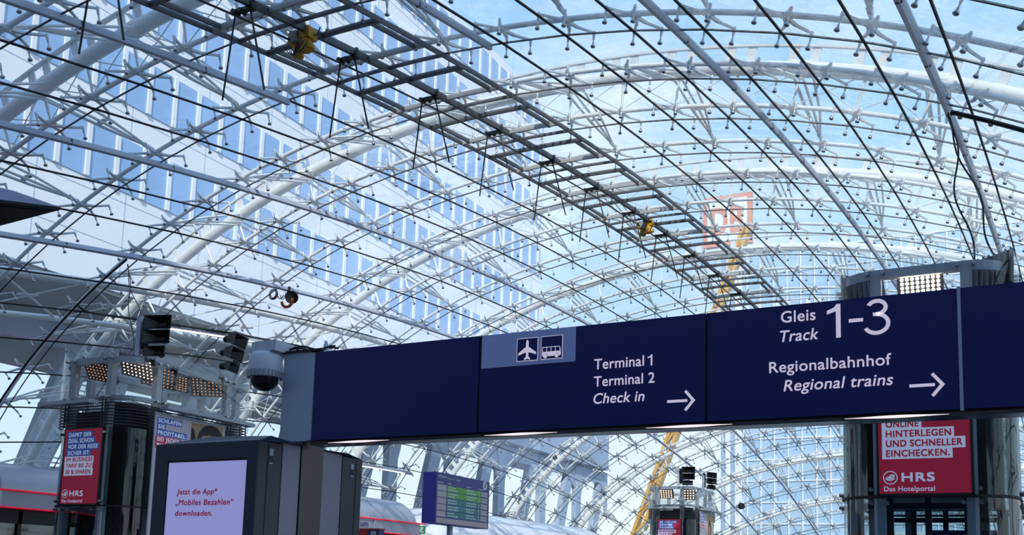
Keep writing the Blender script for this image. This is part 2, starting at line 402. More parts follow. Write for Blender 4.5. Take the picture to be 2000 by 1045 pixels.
# ------------------------------------------------------------ roof purlins (the tubes that carry the clamps) and arch trusses
JF = np.arange(-17, 19.01, 0.5)
def beyond(i):
    n = i - 2
    if n < 0: return 'just before the near yellow hoist'
    if n == 0: return 'level with the near yellow hoist'
    return ORD[n] + ' row beyond the near yellow hoist'
for i in range(1, 33):
    r = 0.056
    o = MB().tube(W(np.full(len(JF), i), JF, 0.22), r, 8).build('roof_purlin', 'white', smooth=True)
    tag(o, 'slim painted tube curving over the glass roof, ' + beyond(i), 'roof tube', 'tubes over the glass roof')
for a, i in enumerate(range(2, 33, 3)):
    P0 = W(i, 1, 0.8)[0]
    lab = ('thick blue-grey shaded steel arch above the near yellow hoist' if a == 0 else
           'thick white steel arch over the glass roof, %s arch beyond the near yellow hoist' % ORD[a])
    t = thing('arch_truss', lab, 'roof arch', P0, 'steel arches over the glass roof')
    MB().tube(W(np.full(len(JF), i), JF, 0.82), 0.172, 16).build('arch_pipe', 'white', t, smooth=True)
    JQ = np.arange(-17, 19.01, 0.25); rl = MB()
    top = W(np.full(len(JQ), i), JQ, 1.18); low = W(np.full(len(JQ), i), JQ, 1.08)
    nrm = top - low; nrm /= np.linalg.norm(nrm, axis=1)[:, None]
    for k in range(len(JQ)-1): rl.bar(top[k], top[k+1], 0.12, 0.05, nrm[k])
    for j in range(-16, 19):
        for dj in (-0.17, 0.17):
            p = W(i, j+dj-0.07, 0.92)[0]; q = W(i, j+dj+0.07, 0.92)[0]; p2 = W(i, j+dj-0.07, 1.17)[0]; q2 = W(i, j+dj+0.07, 1.17)[0]
            rl.bar((p+q)/2, (p2+q2)/2, 0.04, np.linalg.norm(q-p), q-p)
    rl.build('access_rail', 'white', t)
    near = i <= 14
    br = MB(); pm = MB(); fm = MB()
    for j in range(-16, 19):
        p = W(i, j, 0.80)[0]; q = W(i, j, 0.22)[0]
        (MB().tube([p, q], [0.042, 0.03], 6).build('post', 'white', t, smooth=True) if near else pm.tube([p, q], 0.036, 5))
        if j < 18:
            br.tube([W(i, j, 0.80)[0], W(i, j+1, 0.24)[0]], 0.014, 4); br.tube([W(i, j+1, 0.80)[0], W(i, j, 0.24)[0]], 0.014, 4)
        if j % 2 == 0:
            for d in (-1, 1):
                mb = MB() if near else fm
                node = W(i, j, 0.74)[0]; tip = W(i+d*0.97, j, 0.25)[0]; side = W(i, j+.5, .74)[0] - node; side /= np.linalg.norm(side)
                up = W(i, j, 1.0)[0] - node; up /= np.linalg.norm(up)
                for s_, o_ in ((-0.26, 0.10), (-0.11, -0.12), (0.11, -0.12), (0.26, 0.10)):
                    st = node + side*s_ + up*o_; md = st*0.45 + tip*0.55 + side*s_*0.25
                    mb.tube([st, md, tip - (tip-node)*0.04], [0.028, 0.038, 0.024], 6)
                mb.tube([node*0.1 + tip*0.9, tip], [0.065, 0.04], 6)
                mid = node*0.5 + tip*0.5
                mb.bar(mid - side*0.17, mid + side*0.17, 0.16, 0.02, up)
                if near: mb.build('fan_strut', 'white', t, smooth=True)
        # collar on the arch where the fans meet
        if j % 2 == 0: br.tube([W(i, j-.16, .82)[0], W(i, j+.16, .82)[0]], 0.20, 12)
    br.build('bracing', 'white', t)
    if not near:
        pm.build('posts_and_struts', 'white', t, smooth=True); fm.build('fan_struts', 'white', t, smooth=True)

# edge girder along the hall on the left flank
t = thing('edge_girder', 'pale double tube girder running lengthwise along the left flank of the vault', 'girder', W(3, -8.6, .35)[0])
IF = np.arange(0.5, 12.01, 0.5)
MB().tube(W(IF, np.full(len(IF), -8.5), 0.4), 0.13, 10).build('upper_tube', 'white', t, smooth=True)
MB().tube(W(IF, np.full(len(IF), -9.7), 0.4), 0.10, 10).build('lower_tube', 'white', t, smooth=True)
xb = MB()
for i in range(1, 12):
    for (a, b) in (((i, -8.5), (i+1, -9.7)), ((i+1, -8.5), (i, -9.7))):
        xb.bar(W(*a, 0.4)[0], W(*b, 0.4)[0], 0.08, 0.03)
    c = W(i+.5, -9.1, .4)[0]; xb.bar(W(i+.4, -9.1, .4)[0], W(i+.6, -9.1, .4)[0], 0.22, 0.04)
xb.build('cross_ties', 'white', t)

# ------------------------------------------------------------ glass clamps ("spiders")
def clamp_hub():
    mb = MB(); mb.lathe([(0.045, 0.22), (0.065, 0.25), (0.065, 0.33), (0.03, 0.35)], (0, 0, 0), n=10)
    mb.bar((0, -0.14, 0.30), (0, 0.14, 0.30), 0.11, 0.07); mb.bar((-0.12, 0, 0.30), (0.12, 0, 0.30), 0.09, 0.06)
    return mb
def clamp_arm(sx, sy):
    mb = MB(); e = (sx*0.30, sy*0.63, 0.235); m = (sx*0.10, sy*0.30, 0.25)
    mb.bar((0.02*sx, 0.05*sy, 0.27), m, 0.085, 0.05, w2=0.065); mb.bar(m, e, 0.065, 0.04, w2=0.035)
    mb.lathe([(0.022, 0.10), (0.032, 0.2), (0.032, 0.255), (0.015, 0.275)], (e[0], e[1], 0), n=8)
    return mb
def clamp_pad(sx, sy):
    return MB().lathe([(0.010, -0.075), (0.042, -0.062), (0.052, -0.042), (0.042, -0.014), (0.020, 0.01), (0.015, 0.12)], (sx*0.30, sy*0.63, 0), n=10)
proto = clamp_hub().build('glass_clamp', 'whiteb', smooth=True)
for sx in (-1, 1):
    for sy in (-1, 1):
        arm = clamp_arm(sx, sy).build('arm', 'whiteb', proto, smooth=True, local=True)
        clamp_pad(sx, sy).build('pad', 'stainless', arm, smooth=True, local=True)
sm = clamp_hub()
for sx in (-1, 1):
    for sy in (-1, 1):
        a_ = clamp_arm(sx, sy); sm.add(a_.v, a_.f)
npaint = len(sm.f)
for sx in (-1, 1):
    for sy in (-1, 1):
        a_ = clamp_pad(sx, sy); sm.add(a_.v, a_.f)
simple = sm.build('glass_clamp', 'whiteb', smooth=True)
simple.data.materials.append(M['stainless'])
for k, p in enumerate(simple.data.polygons): p.material_index = 1 if k >= npaint else 0
def hidden(u, v):
    if u < -25 or u > 2025 or v < -25 or v > 1060: return True
    if u > 603 and 695-(u-600)*.1005 < v < 866-(u-600)*.0485: return True
    if 285 < u < 712 and v > 858: return True
    if 560 < u < 620 and v > 690: return True
    if 118 < u < 470 and v > 772: return True
    if u > 1640 and v > 790: return True
    return False
cand = []; rest = []
for i in range(0, 33):
    for j in range(-16, 19):
        P, b, a, n = frame(i, j); u, v, f = px(P)
        (cand if f > 3 and not hidden(u, v) else rest).append((f, i, j, P, b, a, n))
cand.sort(key=lambda c: c[0])
def seam_words(j):
    if j == 1: return 'on the centre seam of the roof walkway'
    if j == 0: return 'on the left edge of the roof walkway'
    if j == 2: return 'on the right edge of the roof walkway'
    return '%s seam %s of the roof walkway' % (ORD[-j], 'left') if j < 0 else '%s seam %s of the roof walkway' % (ORD[j-2], 'right')
def row_words(i):
    n = i - 2
    return {-2: 'second row before near hoist', -1: 'first row before near hoist', 0: 'row of near hoist'}.get(n, '%s row past near hoist' % ORD[max(n, 0)])
used1 = used2 = False
for k, (f, i, j, P, b, a, n) in enumerate(cand[:300]):
    mat = Matrix(((b[0], a[0], n[0], P[0]), (b[1], a[1], n[1], P[1]), (b[2], a[2], n[2], P[2]), (0, 0, 0, 1)))
    if k < 130:
        o = copy_tree(proto) if used1 else proto; used1 = True
    else:
        o = simple.copy() if used2 else simple
        if used2: COL.objects.link(o)
        used2 = True
    o.matrix_world = mat
    tag(o, 'four-armed steel clamp, ' + seam_words(j) + ', ' + row_words(i), 'glass clamp', 'four-armed clamps holding the roof glass')
far = MB(); fa = clamp_hub(); fpd = MB()
for sx in (-1, 1):
    for sy in (-1, 1):
        a_ = clamp_arm(sx, sy); fa.add(a_.v, a_.f); a_ = clamp_pad(sx, sy); fpd.add(a_.v, a_.f)
fa.add(fpd.v, fpd.f); fv = np.array(fa.v)
for (f, i, j, P, b, a, n) in cand[300:] + [r for r in rest if r[0] > 6]:
    far.add(P + fv[:, :1]*b + fv[:, 1:2]*a + fv[:, 2:]*n, fa.f)
tag(far.build('distant_glass_clamps', 'whiteb'), 'mass of tiny steel glass clamps on the far end of the vault', 'glass clamps', kind='stuff')

# ------------------------------------------------------------ roof walkway (ladder frame along the crown)
t = thing('roof_walkway', 'dark steel ladder frame running along the crown of the glass vault', 'roof walkway', W(6, 1)[0])
IW = np.arange(-2, 16.01, 0.5)
def along(j, wa, d): return ribbon(IW, np.full(len(IW), j), wa, d, 'i')
along(0, 0.015, 0.05).build('edge_beam', 'dsteel', t); along(2, 0.015, 0.05).build('edge_beam', 'dsteel', t)
along(1, 0.030, 0.075).build('centre_beam', 'dsteel', t)
for i in range(0, 16):
    for (o_, mt) in ((0.26, 'dsteel'), (0.76, 'lsteel')):
        JJ = np.arange(0, 2.01, 0.25); ribbon(np.full(len(JJ), i+o_-1), JJ, 0.012, 0.05, 'j').build('cross_beam', mt, t)
    JJ = np.arange(0, 2.01, 0.25); ribbon(np.full(len(JJ), i), JJ, 0.008, 0.03, 'j').build('cross_beam', 'dsteel', t)
    for j in (0.16, 1.16, 1.84):
        if j == 1.16: continue
        II = np.array([i+.27-1, i+.5-1, i+.75-1]); ribbon(II, np.full(3, j), 0.016, 0.05, 'i').build('vent_bar', 'dsteel', t)
IC = np.arange(-1, 15.01, 0.5)
tag(MB().tube(W(IC, np.full(len(IC), 0.80), -0.16), 0.022, 6).build('hanging_cable_rail', 'blackm'), 'thin black rod running lengthwise just under the roof walkway', 'rod')

# pairs of rods hanging under the walkway
def hanger(i, label):
    P = W(i, 0.9, -0.07)[0]
    t = thing('rod_hanger', label, 'rod hanger', P, 'pairs of black rods under the roof walkway')
    b = MB(); b.box(P + (-0.26, -0.05, -0.07), P + (0.24, 0.05, 0.0)); b.tube([P + (-0.22, -0.09, -0.05), P + (-0.22, 0.09, -0.05)], 0.055, 8)
    b.tube([P + (-0.05, -0.09, -0.06), P + (-0.05, 0.09, -0.06)], 0.045, 8); b.tube([P + (0.20, 0, 0.0), P + (0.20, 0, 0.15)], [0.022, 0.045], 8); b.box(P + (0.1, -0.07, -0.08), P + (0.23, 0.07, 0.04))
    b.build('bracket', 'blackm', t)
    for a, c in ((-0.22, -0.40), (0.15, 0.62)):
        MB().tube([P + (a, 0, -0.06), P + (c, 0, -1.75)], 0.019, 6).build('rod', 'black', t)
for n in range(0, 12):
    hanger(n + 0.60, 'black rods hanging in a V under roof walkway, %s pair from near end' % ORD[n+1])

# yellow hoists
def hoist(i, label):
    P0_ = W(i, 0.9, -0.08)[0]; t = thing('chain_hoist', label, 'hoist', P0_)
    class Sc:                                  # hoist-local offsets, a little smaller than drawn
        def __add__(s, o): return P0_ + np.array(o)*0.80
    P = Sc()
    MB().box(P + (0.02, -0.16, -0.16), P + (0.34, 0.18, 0.12)).build('gear_case', 'yellow', t); MB().box(P + (-0.36, -0.12, -0.20), P + (-0.2, 0.14, 0.08)).build('end_case', 'yellow', t)
    d = MB(); d.lathe([(0.08, -0.40), (0.116, -0.376), (0.116, -0.16), (0.088, -0.11)], P + (0.16, -0.02, 0), n=14); d.lathe([(0.04, -0.35), (0.11, -0.35), (0.11, -0.27), (0.04, -0.27)], P + (0.26, 0.0, 0), n=12)
    d.build('motor', 'yellow', t, smooth=True)
    d = MB(); d.lathe([(0.08, -0.44), (0.112, -0.416), (0.112, -0.176), (0.08, -0.13)], P + (-0.14, 0.06, 0), n=14); d.build('motor', 'yellow', t, smooth=True)
    MB().box(P + (-0.22, -0.24, -0.24), P + (0.0, -0.12, 0.03)).build('control_box', 'greybox', t)
    w = MB(); w.tube([P + (-0.30, 0, 0.0), P + (-0.22, -0.04, 0.06)], 0.06, 8); w.tube([P + (0.0, 0, 0.1), P + (-0.05, -0.1, 0.1)], 0.07, 8)
    for q in range(5):
        a0 = -0.32 + q*0.05; a1 = 0.02 + q*0.08; dp = 0.20 + 0.05*(q % 3)
        MB().tube([P + (a0 + (a1-a0)*s, -0.20 + 0.05*math.sin(3*s+q), -0.28 - dp*4*s*(1-s) - 0.12*(1-s)) for s in np.linspace(0, 1, 9)], 0.010, 5).build('cable_loop', 'black', t)
    w.tube([P + (0.34 + 0.18*s, 0.05, -0.02 - 0.3*s*(1-s) + 0.14*s*s) for s in np.linspace(0, 1, 7)], 0.014, 5)
    w.build('cable_plugs', 'black', t)
hoist(2.12, 'near yellow electric hoist hanging under the roof walkway'); hoist(8.08, 'far small yellow hoist under the distant part of roof walkway')

# ------------------------------------------------------------ light grey service rails under the glass
def service_rail(j, i0, i1, label, wa=0.034, d=0.075, mt='rail', tube=False):
    II = np.arange(i0, i1+0.001, 0.5 if i1-i0 > 4 else 0.25)
    t = thing('service_rail', label, 'rail', W(i0, j)[0], 'grey service rails under the glass')
    ribbon(II, np.full(len(II), j), wa, d, 'i').build('rail_profile', mt, t)
    for i in np.arange(math.ceil(i0)+0.14, i1-0.2, 1.0):
        a = W(i-.005, j, -d/2)[0]; b = W(i+.005, j, -d/2)[0]; MB().bar(a, b, 2*K*wa+0.010, K*d+0.02, (0, 0, 1)).build('joint_clip', 'dsteel', t)
    if tube:
        ribbon(II[:-1], np.full(len(II)-1, j-wa*0.2), wa*0.30, d+0.03, 'i').build('light_tube', 'tube', t)
    return t
service_rail(-1, -2, 3.14, 'grey service rail ending just left of the roof walkway')
service_rail(-4, -1, 29, 'grey service rail along the fourth seam left of the walkway')
service_rail(-7, -0.5, 29, 'grey service rail carrying a coiled stage light, seventh seam left of walkway')
service_rail(-9.06, 5.05, 9.5, 'grey rail with glowing light tube behind the black loudspeakers', tube=True, d=0.10)
service_rail(-13.1, 9.6, 12.2, 'short pale rail glowing beside the departure board', tube=True, d=0.12)
service_rail(2.80, -2, 3.25, 'grey service rail ending just right of the roof walkway', wa=0.030, d=0.065)
service_rail(5.64, -2, 29, 'long dark-edged service rail right of the walkway, ending near right lift top', wa=0.030, d=0.065)
service_rail(8.70, -2, 29, 'rightmost brown-grey service rail with hanging black cables', wa=0.030, d=0.065)

# stage light on the seventh-left rail
P = W(6.13, -7.04, -0.03)[0]
t = thing('stage_light', 'small black stage light with orange cable hanging on a grey rail', 'stage light', P)
b = MB(); b.tube([P + (0.25, 0, -0.30), P + (0.42, -0.20, -0.36)], [0.17, 0.22], 14); b.tube([P + (0.40, -0.17, -0.35), P + (0.43, -0.23, -0.38)], 0.24, 14); b.build('lamp_housing', 'black', t, smooth=True)
b = MB()
for q in range(3):
    b.tube([P + (0.26 + (0.22+0.03*q)*math.cos(s), -0.25, -0.50 + (0.22+0.03*q)*math.sin(s)*0.9) for s in np.linspace(PI*1.0, PI*2.1, 10)], 0.03, 6)
b.build('orange_cable', 'orange', t)
b = MB(); b.tube([P + (-0.55 + 0.17*math.cos(s), -0.1, -0.12 + 0.17*math.sin(s)) for s in np.linspace(0, 2*PI, 13)[:-1]], 0.05, 6, closed=True)
b.tube([P + (-0.35 + 0.3*s, -0.1, -0.2 - 0.5*s*(1-s)) for s in np.linspace(0, 1, 7)], 0.02, 5); b.tube([P + (-0.2 + 0.25*s, -0.12, -0.2 - 0.7*s*(1-s)) for s in np.linspace(0, 1, 7)], 0.015, 5)
b.build('cable_coil', 'black', t)
b = MB(); b.tube([P + (0.1, 0, 0.1), P + (0.15, -0.1, -0.30)], 0.06, 8); b.build('clamp_arm', 'blackm', t)

P = W(23.68, -6.6, -0.12)[0]
t = thing('stage_light', 'tiny black round stage light on the far grey rail, beside glass tower', 'stage light', P)
MB().lathe([(.10, -.30), (.26, -.22), (.30, -.02), (.22, .16), (.06, .22)], P, n=14).build('lamp_housing', 'black', t, smooth=True)
MB().tube([P + (0, 0, .15), P + (-.15, 0, .32)], .05, 8).build('clamp_arm', 'blackm', t)

# black conduits on the glass
def conduit(path, r, label, name='conduit'):
    tag(MB().tube(path, r, 6).build(name, 'black'), label, 'conduit')
q = [W(3.85, j, -0.05)[0] for j in np.arange(-7.1, -15.1, -0.5)]
conduit(q, 0.036, 'black conduit running down the left flank beside a cross seam')
q = [W(i, -8.98 + 0.25*math.exp(-((i-3.85)/0.12)), -0.05)[0] for i in (3.86, 3.9, 3.96, 4.05, 4.2, 4.6, 5.0, 5.6, 6.0)]
conduit(q, 0.034, 'black conduit branching towards the tall loudspeaker on left lift')
q = [W(3.96, j, -0.1)[0] for j in np.arange(8.8, 13, 0.5)]
conduit(q, 0.045, 'black conduit leaving the rightmost service rail')
def hang(a, b, sag, label, r=0.014, wob=0.0, n=24):
    a, b = np.array(a, float), np.array(b, float); pts = []
    for s in np.linspace(0, 1, n):
        p = a*(1-s) + b*s; p[2] -= 4*sag*s*(1-s); p[0] += wob*math.sin(9*s)*s*(1-s)*4; pts.append(p)
    tag(MB().tube(pts, r, 5).build('hanging_cable', 'black'), label, 'cable')
TL = (-22.53, 20.45); TR = (-1.575, 20.45); TF = (-18.9, 58.4)
a = W(3.85, -7.12, -0.15)[0]
hang(a, (-22.3, 19.2, 5.75+EYE), -0.1, 'straighter of two thin black cables dropping onto left lift', wob=0.10)
hang(a + (0.02, 0, 0), (-21.9, 19.3, 5.75+EYE), 0.05, 'wavier of two thin black cables dropping onto left lift', wob=-0.16)
a = W(4.0, 8.75, -0.1)[0]
hang(a, (-0.75, 19.2, 5.7+EYE), 0.0, 'outer black cable loop dropping from conduit onto right lift', r=0.018, wob=0.12)
hang(a + (0.03, 0, -0.1), (-0.35, 19.0, 5.75+EYE), 0.1, 'inner black cable loop dropping from conduit onto right lift', r=0.018, wob=-0.10)

# dark lamp head at the left picture edge
zb = 5.0 + EYE
t = thing('pendant_panel', 'dark pointed panel light jutting in high at the left edge', 'panel light', (-13.0, 8.5, zb))
poly = [(-12.11, 8.89), (-11.86-0.05, 8.30), (-12.30, 8.13), (-13.2, 8.2), (-14.6, 8.6), (-14.3, 9.05), (-13.47, 8.96)]
poly = [(-12.06, 8.90), (-12.62, 8.33), (-13.9, 8.1), (-14.8, 9.0), (-13.47, 8.98)]
top = [(-12.9, 8.72), (-13.0, 8.52), (-13.9, 8.3), (-14.7, 8.9), (-13.7, 8.9)]
MB().add([(u, v, zb+.02) for u, v in poly] + [(u, v, zb+.34) for u, v in top], [(0, 1, 2, 3, 4)[::-1], (5, 6, 7, 8, 9)] + [(k, (k+1) % 5, 5+(k+1) % 5, 5+k) for k in range(5)]).build('housing', 'lilac', t)
cx_, cy_ = sum(p[0] for p in poly)/5, sum(p[1] for p in poly)/5
MB().prism([(cx_+(u-cx_)*1.0, cy_+(v-cy_)*1.0) for u, v in poly], lambda u, v, w: (u, v, w), zb-0.02, zb+0.02).build('frame', 'black', t)
MB().prism([(cx_+(u-cx_)*0.84, cy_+(v-cy_)*0.74) for u, v in poly], lambda u, v, w: (u, v, w), zb-0.03, zb-0.02).build('underside', 'under', t)

# ------------------------------------------------------------ overhead sign
YS = 8.5; fp = face_front(YS)
t = thing('overhead_sign', 'long dark blue overhead direction sign across the foreground', 'sign', (-7.0, YS, 0))
xs = [-6.99, -4.885, -2.535, -0.455, 2.4]
for k in range(4):
    MB().box((xs[k]+0.012, YS, 1.425+EYE), (xs[k+1]-0.012, YS+0.2, 2.415+EYE)).build('sign_panel', 'signblue', t)
b = MB(); b.box((-7.0, YS+0.02, 1.40+EYE), (2.4, YS+0.18, 1.43+EYE)); b.build('carrier_beam', 'blackm', t)
b = MB(); b.box((-7.0, YS-0.005, 1.372+EYE), (2.4, YS+0.21, 1.402+EYE)); b.build('lower_lip', 'lip', t)
b = MB(); b.box((-0.468, YS-0.012, 1.41+EYE), (-0.442, YS+0.2, 2.425+EYE)); b.build('joint_profile', 'alu', t)
b = MB(); b.box((-4.893, YS+0.01, 1.41+EYE), (-4.877, YS+0.2, 2.42+EYE)); b.box((-2.541, YS+0.01, 1.41+EYE), (-2.529, YS+0.2, 2.42+EYE)); b.build('joint_gap', 'black', t)
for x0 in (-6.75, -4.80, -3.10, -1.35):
    b = MB(); b.tube([(x0+0.8*s_, YS-0.006, 1.388+EYE) for s_ in np.linspace(0, 1, 13)], [0.0016 + 0.0105*math.sin(PI*s_)**1.6 for s_ in np.linspace(0, 1, 13)], 8); b.build('lip_glint', 'lip_glow', t)  # glowing tapered strips stand in for light reflected on the lip, not lamps
MB().box((-4.862, YS-0.004, 2.072+EYE), (-3.826, YS+0.01, 2.414+EYE)).build('pale_field', 'signlight', t)
b = MB()
for (u0, u1) in ((-4.461, -4.227), (-4.196, -3.962)): b.prism(rect(u0, 2.112, u1, 2.345), fp, 0.004, 0.006)
b.build('pictogram_border', 'signwhite', t)
b = MB()
for (u0, u1) in ((-4.461, -4.227), (-4.196, -3.962)): b.prism(rect(u0+.006, 2.118, u1-.006, 2.339), fp, 0.006, 0.008)
b.build('pictogram_field', 'signblue', t)
ICN = MB()
c0 = -4.344
half = [(0, 2.325), (.010, 2.315), (.014, 2.295), (.014, 2.255), (.097, 2.195), (.097, 2.172), (.014, 2.200), (.012, 2.158), (.032, 2.138), (.032, 2.122), (0, 2.134)]
ICN.prism([(c0+u, v) for u, v in half] + [(c0-u, v) for u, v in reversed(half[1:-1])], fp, 0.008, 0.011)
bx = -4.179
bus = [(0, 2.145), (0, 2.225), (.004, 2.235), (.182, 2.235), (.192, 2.225), (.200, 2.18), (.200, 2.145), (.186, 2.142), (.014, 2.142)]
ICN.prism([(bx+u, v) for u, v in bus], fp, 0.008, 0.011)
for w0 in (.036, .160): ICN.lathe([(0.020, 0), (0.020, 0.006)], fp(bx+w0, 2.142, 0.012), (0, -1, 0), 16)
ICN.build('pictograms', 'signwhite', t)
def line(txt, u0, u1, v, cap, sh=0.0, bo=0.012):
    b = MB(); put_text(b, txt, fp, u0, u1, v, cap, shear=sh, bold=bo); return b
b = line('Terminal', -3.628, -3.128, 1.974, 0.100); b.prism([(-3.062, 1.972), (-3.062, 2.050), (-3.093, 2.041), (-3.093, 2.053), (-3.068, 2.062), (-3.061, 2.074), (-3.047, 2.074), (-3.047, 1.972)], fp, 0.004, 0.006); b.build('lettering', 'signwhite', t)
line('Terminal 2', -3.628, -3.023, 1.808, 0.098).build('lettering', 'signwhite', t)
line('Check in', -3.628, -3.120, 1.642, 0.100, 0.18).build('lettering', 'signwhite', t)
line('Gleis', -1.872, -1.578, 2.260, 0.101).build('lettering', 'signwhite', t)
line('Track', -1.880, -1.556, 2.089, 0.101, 0.18).build('lettering', 'signwhite', t)
line('Regionalbahnhof', -1.975, -0.975, 1.822, 0.097).build('lettering', 'signwhite', t)
line('Regional trains', -1.853, -0.964, 1.653, 0.098, 0.18).build('lettering', 'signwhite', t)
b = MB()
def arc_stroke(mb, cu, cv, ru, rv, a0, a1, w, n=26):
    for k in range(n):
        s0, s1 = math.radians(a0+(a1-a0)*k/n), math.radians(a0+(a1-a0)*(k+1)/n)
        mb.prism([(cu+(ru-w)*math.cos(s0), cv+(rv-w)*math.sin(s0)), (cu+ru*math.cos(s0), cv+rv*math.sin(s0)), (cu+ru*math.cos(s1), cv+rv*math.sin(s1)), (cu+(ru-w)*math.cos(s1), cv+(rv-w)*math.sin(s1))], fp, 0.004, 0.007)
arc_stroke(b, -1.080, 2.318, .086, .072, 158, -90, .033); arc_stroke(b, -1.086, 2.180, .110, .096, 90, -155, .033)
b.prism(rect(-1.112, 2.246, -1.078, 2.276), fp, 0.004, 0.007)
b.prism([(-1.410, 2.087), (-1.410, 2.318), (-1.484, 2.296), (-1.484, 2.328), (-1.425, 2.352), (-1.404, 2.380), (-1.372, 2.380), (-1.372, 2.087)], fp, 0.004, 0.007)
b.prism(rect(-1.306, 2.209, -1.191, 2.239), fp, 0.004, 0.007); b.build('lettering', 'signwhite', t)
def arrow(l, tip, mid, hw):
    b = MB(); b.prism(rect(l, mid-.0125, tip-.075, mid+.0125), fp, 0.004, 0.007)
    b.prism([(tip-.104, mid+hw), (tip-.085, mid+hw+.016), (tip, mid), (tip-.085, mid-hw-.016), (tip-.104, mid-hw), (tip-.036, mid)], fp, 0.004, 0.007); b.build('arrow', 'signwhite', t)
arrow(-2.900, -2.636, 1.623, .082); arrow(-0.841, -0.574, 1.634, .084)

b = MB()
for q in range(4):
    x0 = bx + .008 + q*.046; b.prism([(x0, 2.188), (x0+.038 + (.006 if q == 3 else 0), 2.188), (x0+.038, 2.228), (x0, 2.228)], fp, 0.011, 0.013)
for w0 in (.036, .160):
    c = fp(bx+w0, 2.142, 0.0125)
    b.tube([(c[0]+.0225*math.cos(s), c[1], c[2]+.0225*math.sin(s)) for s in np.linspace(0, 2*PI, 17)[:-1]], 0.0025, 4, closed=True)
b.build('bus_windows', 'signblue', t)
# the column the sign stands on
t = thing('sign_column', 'grey metal column standing behind the display kiosk and carrying the blue sign', 'column', (-7.25, 8.68, 0))
MB().box((-7.44, 8.5, 1.42+EYE), (-7.06, 8.87, 2.43+EYE)).build('shaft', 'alu', t)
MB().box((-7.44, 8.5, 0), (-7.105, 8.875, 1.42+EYE)).build('lower_shaft', 'brushed', t)
b = MB(); b.box((-7.46, 8.48, 2.43+EYE), (-6.9, 8.9, 2.455+EYE)); b.build('cap', 'blackm', t)
b = MB(); b.box((-7.06, 8.50, 1.43+EYE), (-7.0, 8.72, 2.42+EYE)); b.build('sign_bracket', 'alu', t)
t = thing('sign_column', 'second grey column under the far right end of the blue sign', 'column', (2.25, 8.68, 0))
MB().box((2.10, 8.71, 0), (2.36, 8.95, 2.43+EYE)).build('shaft', 'alu', t)
MB().box((2.06, 8.68, 0), (2.40, 8.98, 0.03)).build('foot_plate', 'brushed', t)
b = MB()
for q in range(4):
    b.tube([(-7.42+0.55*s, 8.56+0.06*q, 2.47+EYE+0.03*math.sin(6*s+q)+0.02) for s in np.linspace(0, 1, 9)], 0.012, 5)
tag(b.build('cable_bundle', 'black'), 'loose black cables lying on top of the sign column', 'cables')
b = MB(); b.lathe([(0.11, 0), (0.10, 0.02), (0.035, 0.05), (0.02, 0.13), (0.0, 0.16)], (-6.95, 8.62, 2.42+EYE), n=14)
tag(b.build('antenna_cone', 'alu', smooth=True), 'small pale cone antenna on top of sign column', 'antenna')
# dome camera
t = thing('dome_camera', 'grey dome security camera hanging beside the sign column', 'camera', (-7.6, 8.6, 2.02+EYE))
MB().box((-7.77, 8.32, 2.44+EYE), (-7.42, 8.72, 2.56+EYE)).build('bracket', 'camgrey', t)
b = MB(); b.lathe([(0.08, 0.40), (0.15, 0.385), (0.185, 0.34), (0.195, 0.22), (0.195, 0.165)], (-7.625, 8.41, 2.05+EYE), n=24); b.build('housing', 'camgrey', t, smooth=True)
b = MB(); b.lathe([(0.195, 0.17), (0.195, 0.10), (0.17, 0.095)], (-7.625, 8.41, 2.05+EYE), n=24)
for q in range(28):
    s = 2*PI*q/28; b.bar((-7.625+.192*math.cos(s), 8.41+.192*math.sin(s), 2.145+EYE), (-7.625+.192*math.cos(s), 8.41+.192*math.sin(s), 2.22+EYE), 0.015, 0.02)
b.build('cooling_collar', 'liftsteel', t)
b = MB(); b.lathe([(0.165, 0.10), (0.155, 0.04), (0.12, -0.01), (0.06, -0.045), (0.0, -0.055)], (-7.625, 8.41, 2.05+EYE), n=24); b.build('smoked_dome', 'dome', t, smooth=True)

# ------------------------------------------------------------ display kiosk
YK = 7.8; XK = -7.11; XL = -8.59; HT = 1.34 + EYE; fk = face_front(YK)
t = thing('display_kiosk', 'anthracite double-sided display kiosk with lit screen at the lower left', 'display kiosk', (-7.85, 8.7, 0))
b = MB(); b.box((XL, YK+0.02, 0), (XK, 8.18, HT)); b.build('front_housing', 'kioskside', t)
b = MB()
for (u0, v0, u1, v1) in ((XL, -EYE, -8.40, 1.34), (-7.25, -EYE, XK, 1.34), (-8.40, 1.155, -7.25, 1.34), (-8.40, -EYE, -7.25, -0.9)):
    b.prism(rect(u0, v0, u1, v1), fk, -0.02, 0.0)
b.build('screen_frame', 'kiosk', t)
MB().prism(rect(-8.40, -0.9, -7.25, 1.155), fk, -0.02, -0.016).build('screen_gap', 'black', t)
scr = MB().prism(rect(-8.385, -0.88, -7.265, 1.135), fk, -0.017, -0.012).build('screen', 'screen', t)
b = MB()
put_text(b, 'Jetzt die App*', fk, -8.236, -7.645, 0.782, 0.060, -0.010, shear=0.12, bold=0.026)
put_text(b, '„Mobiles Bezahlen“', fk, -8.245, -7.408, 0.666, 0.062, -0.010, shear=0.12, bold=0.026)
put_text(b, 'downloaden.', fk, -8.240, -7.695, 0.550, 0.060, -0.010, shear=0.12, bold=0.026)
b.build('screen_lettering', 'scrtext', t)
b = MB(); b.box((XL+.05, 8.18, 0), (XK-.01, 8.49, HT+0.02)); b.build('light_panel', 'kiosklight', t)
b = MB(); b.box((XL+.05, 8.88, 0), (XK-.01, 9.24, HT+0.02)); b.build('light_panel', 'kiosklight', t)
b = MB(); b.box((XL, 9.24, 0), (XK, 9.62, HT)); b.build('rear_housing', 'kioskside', t)
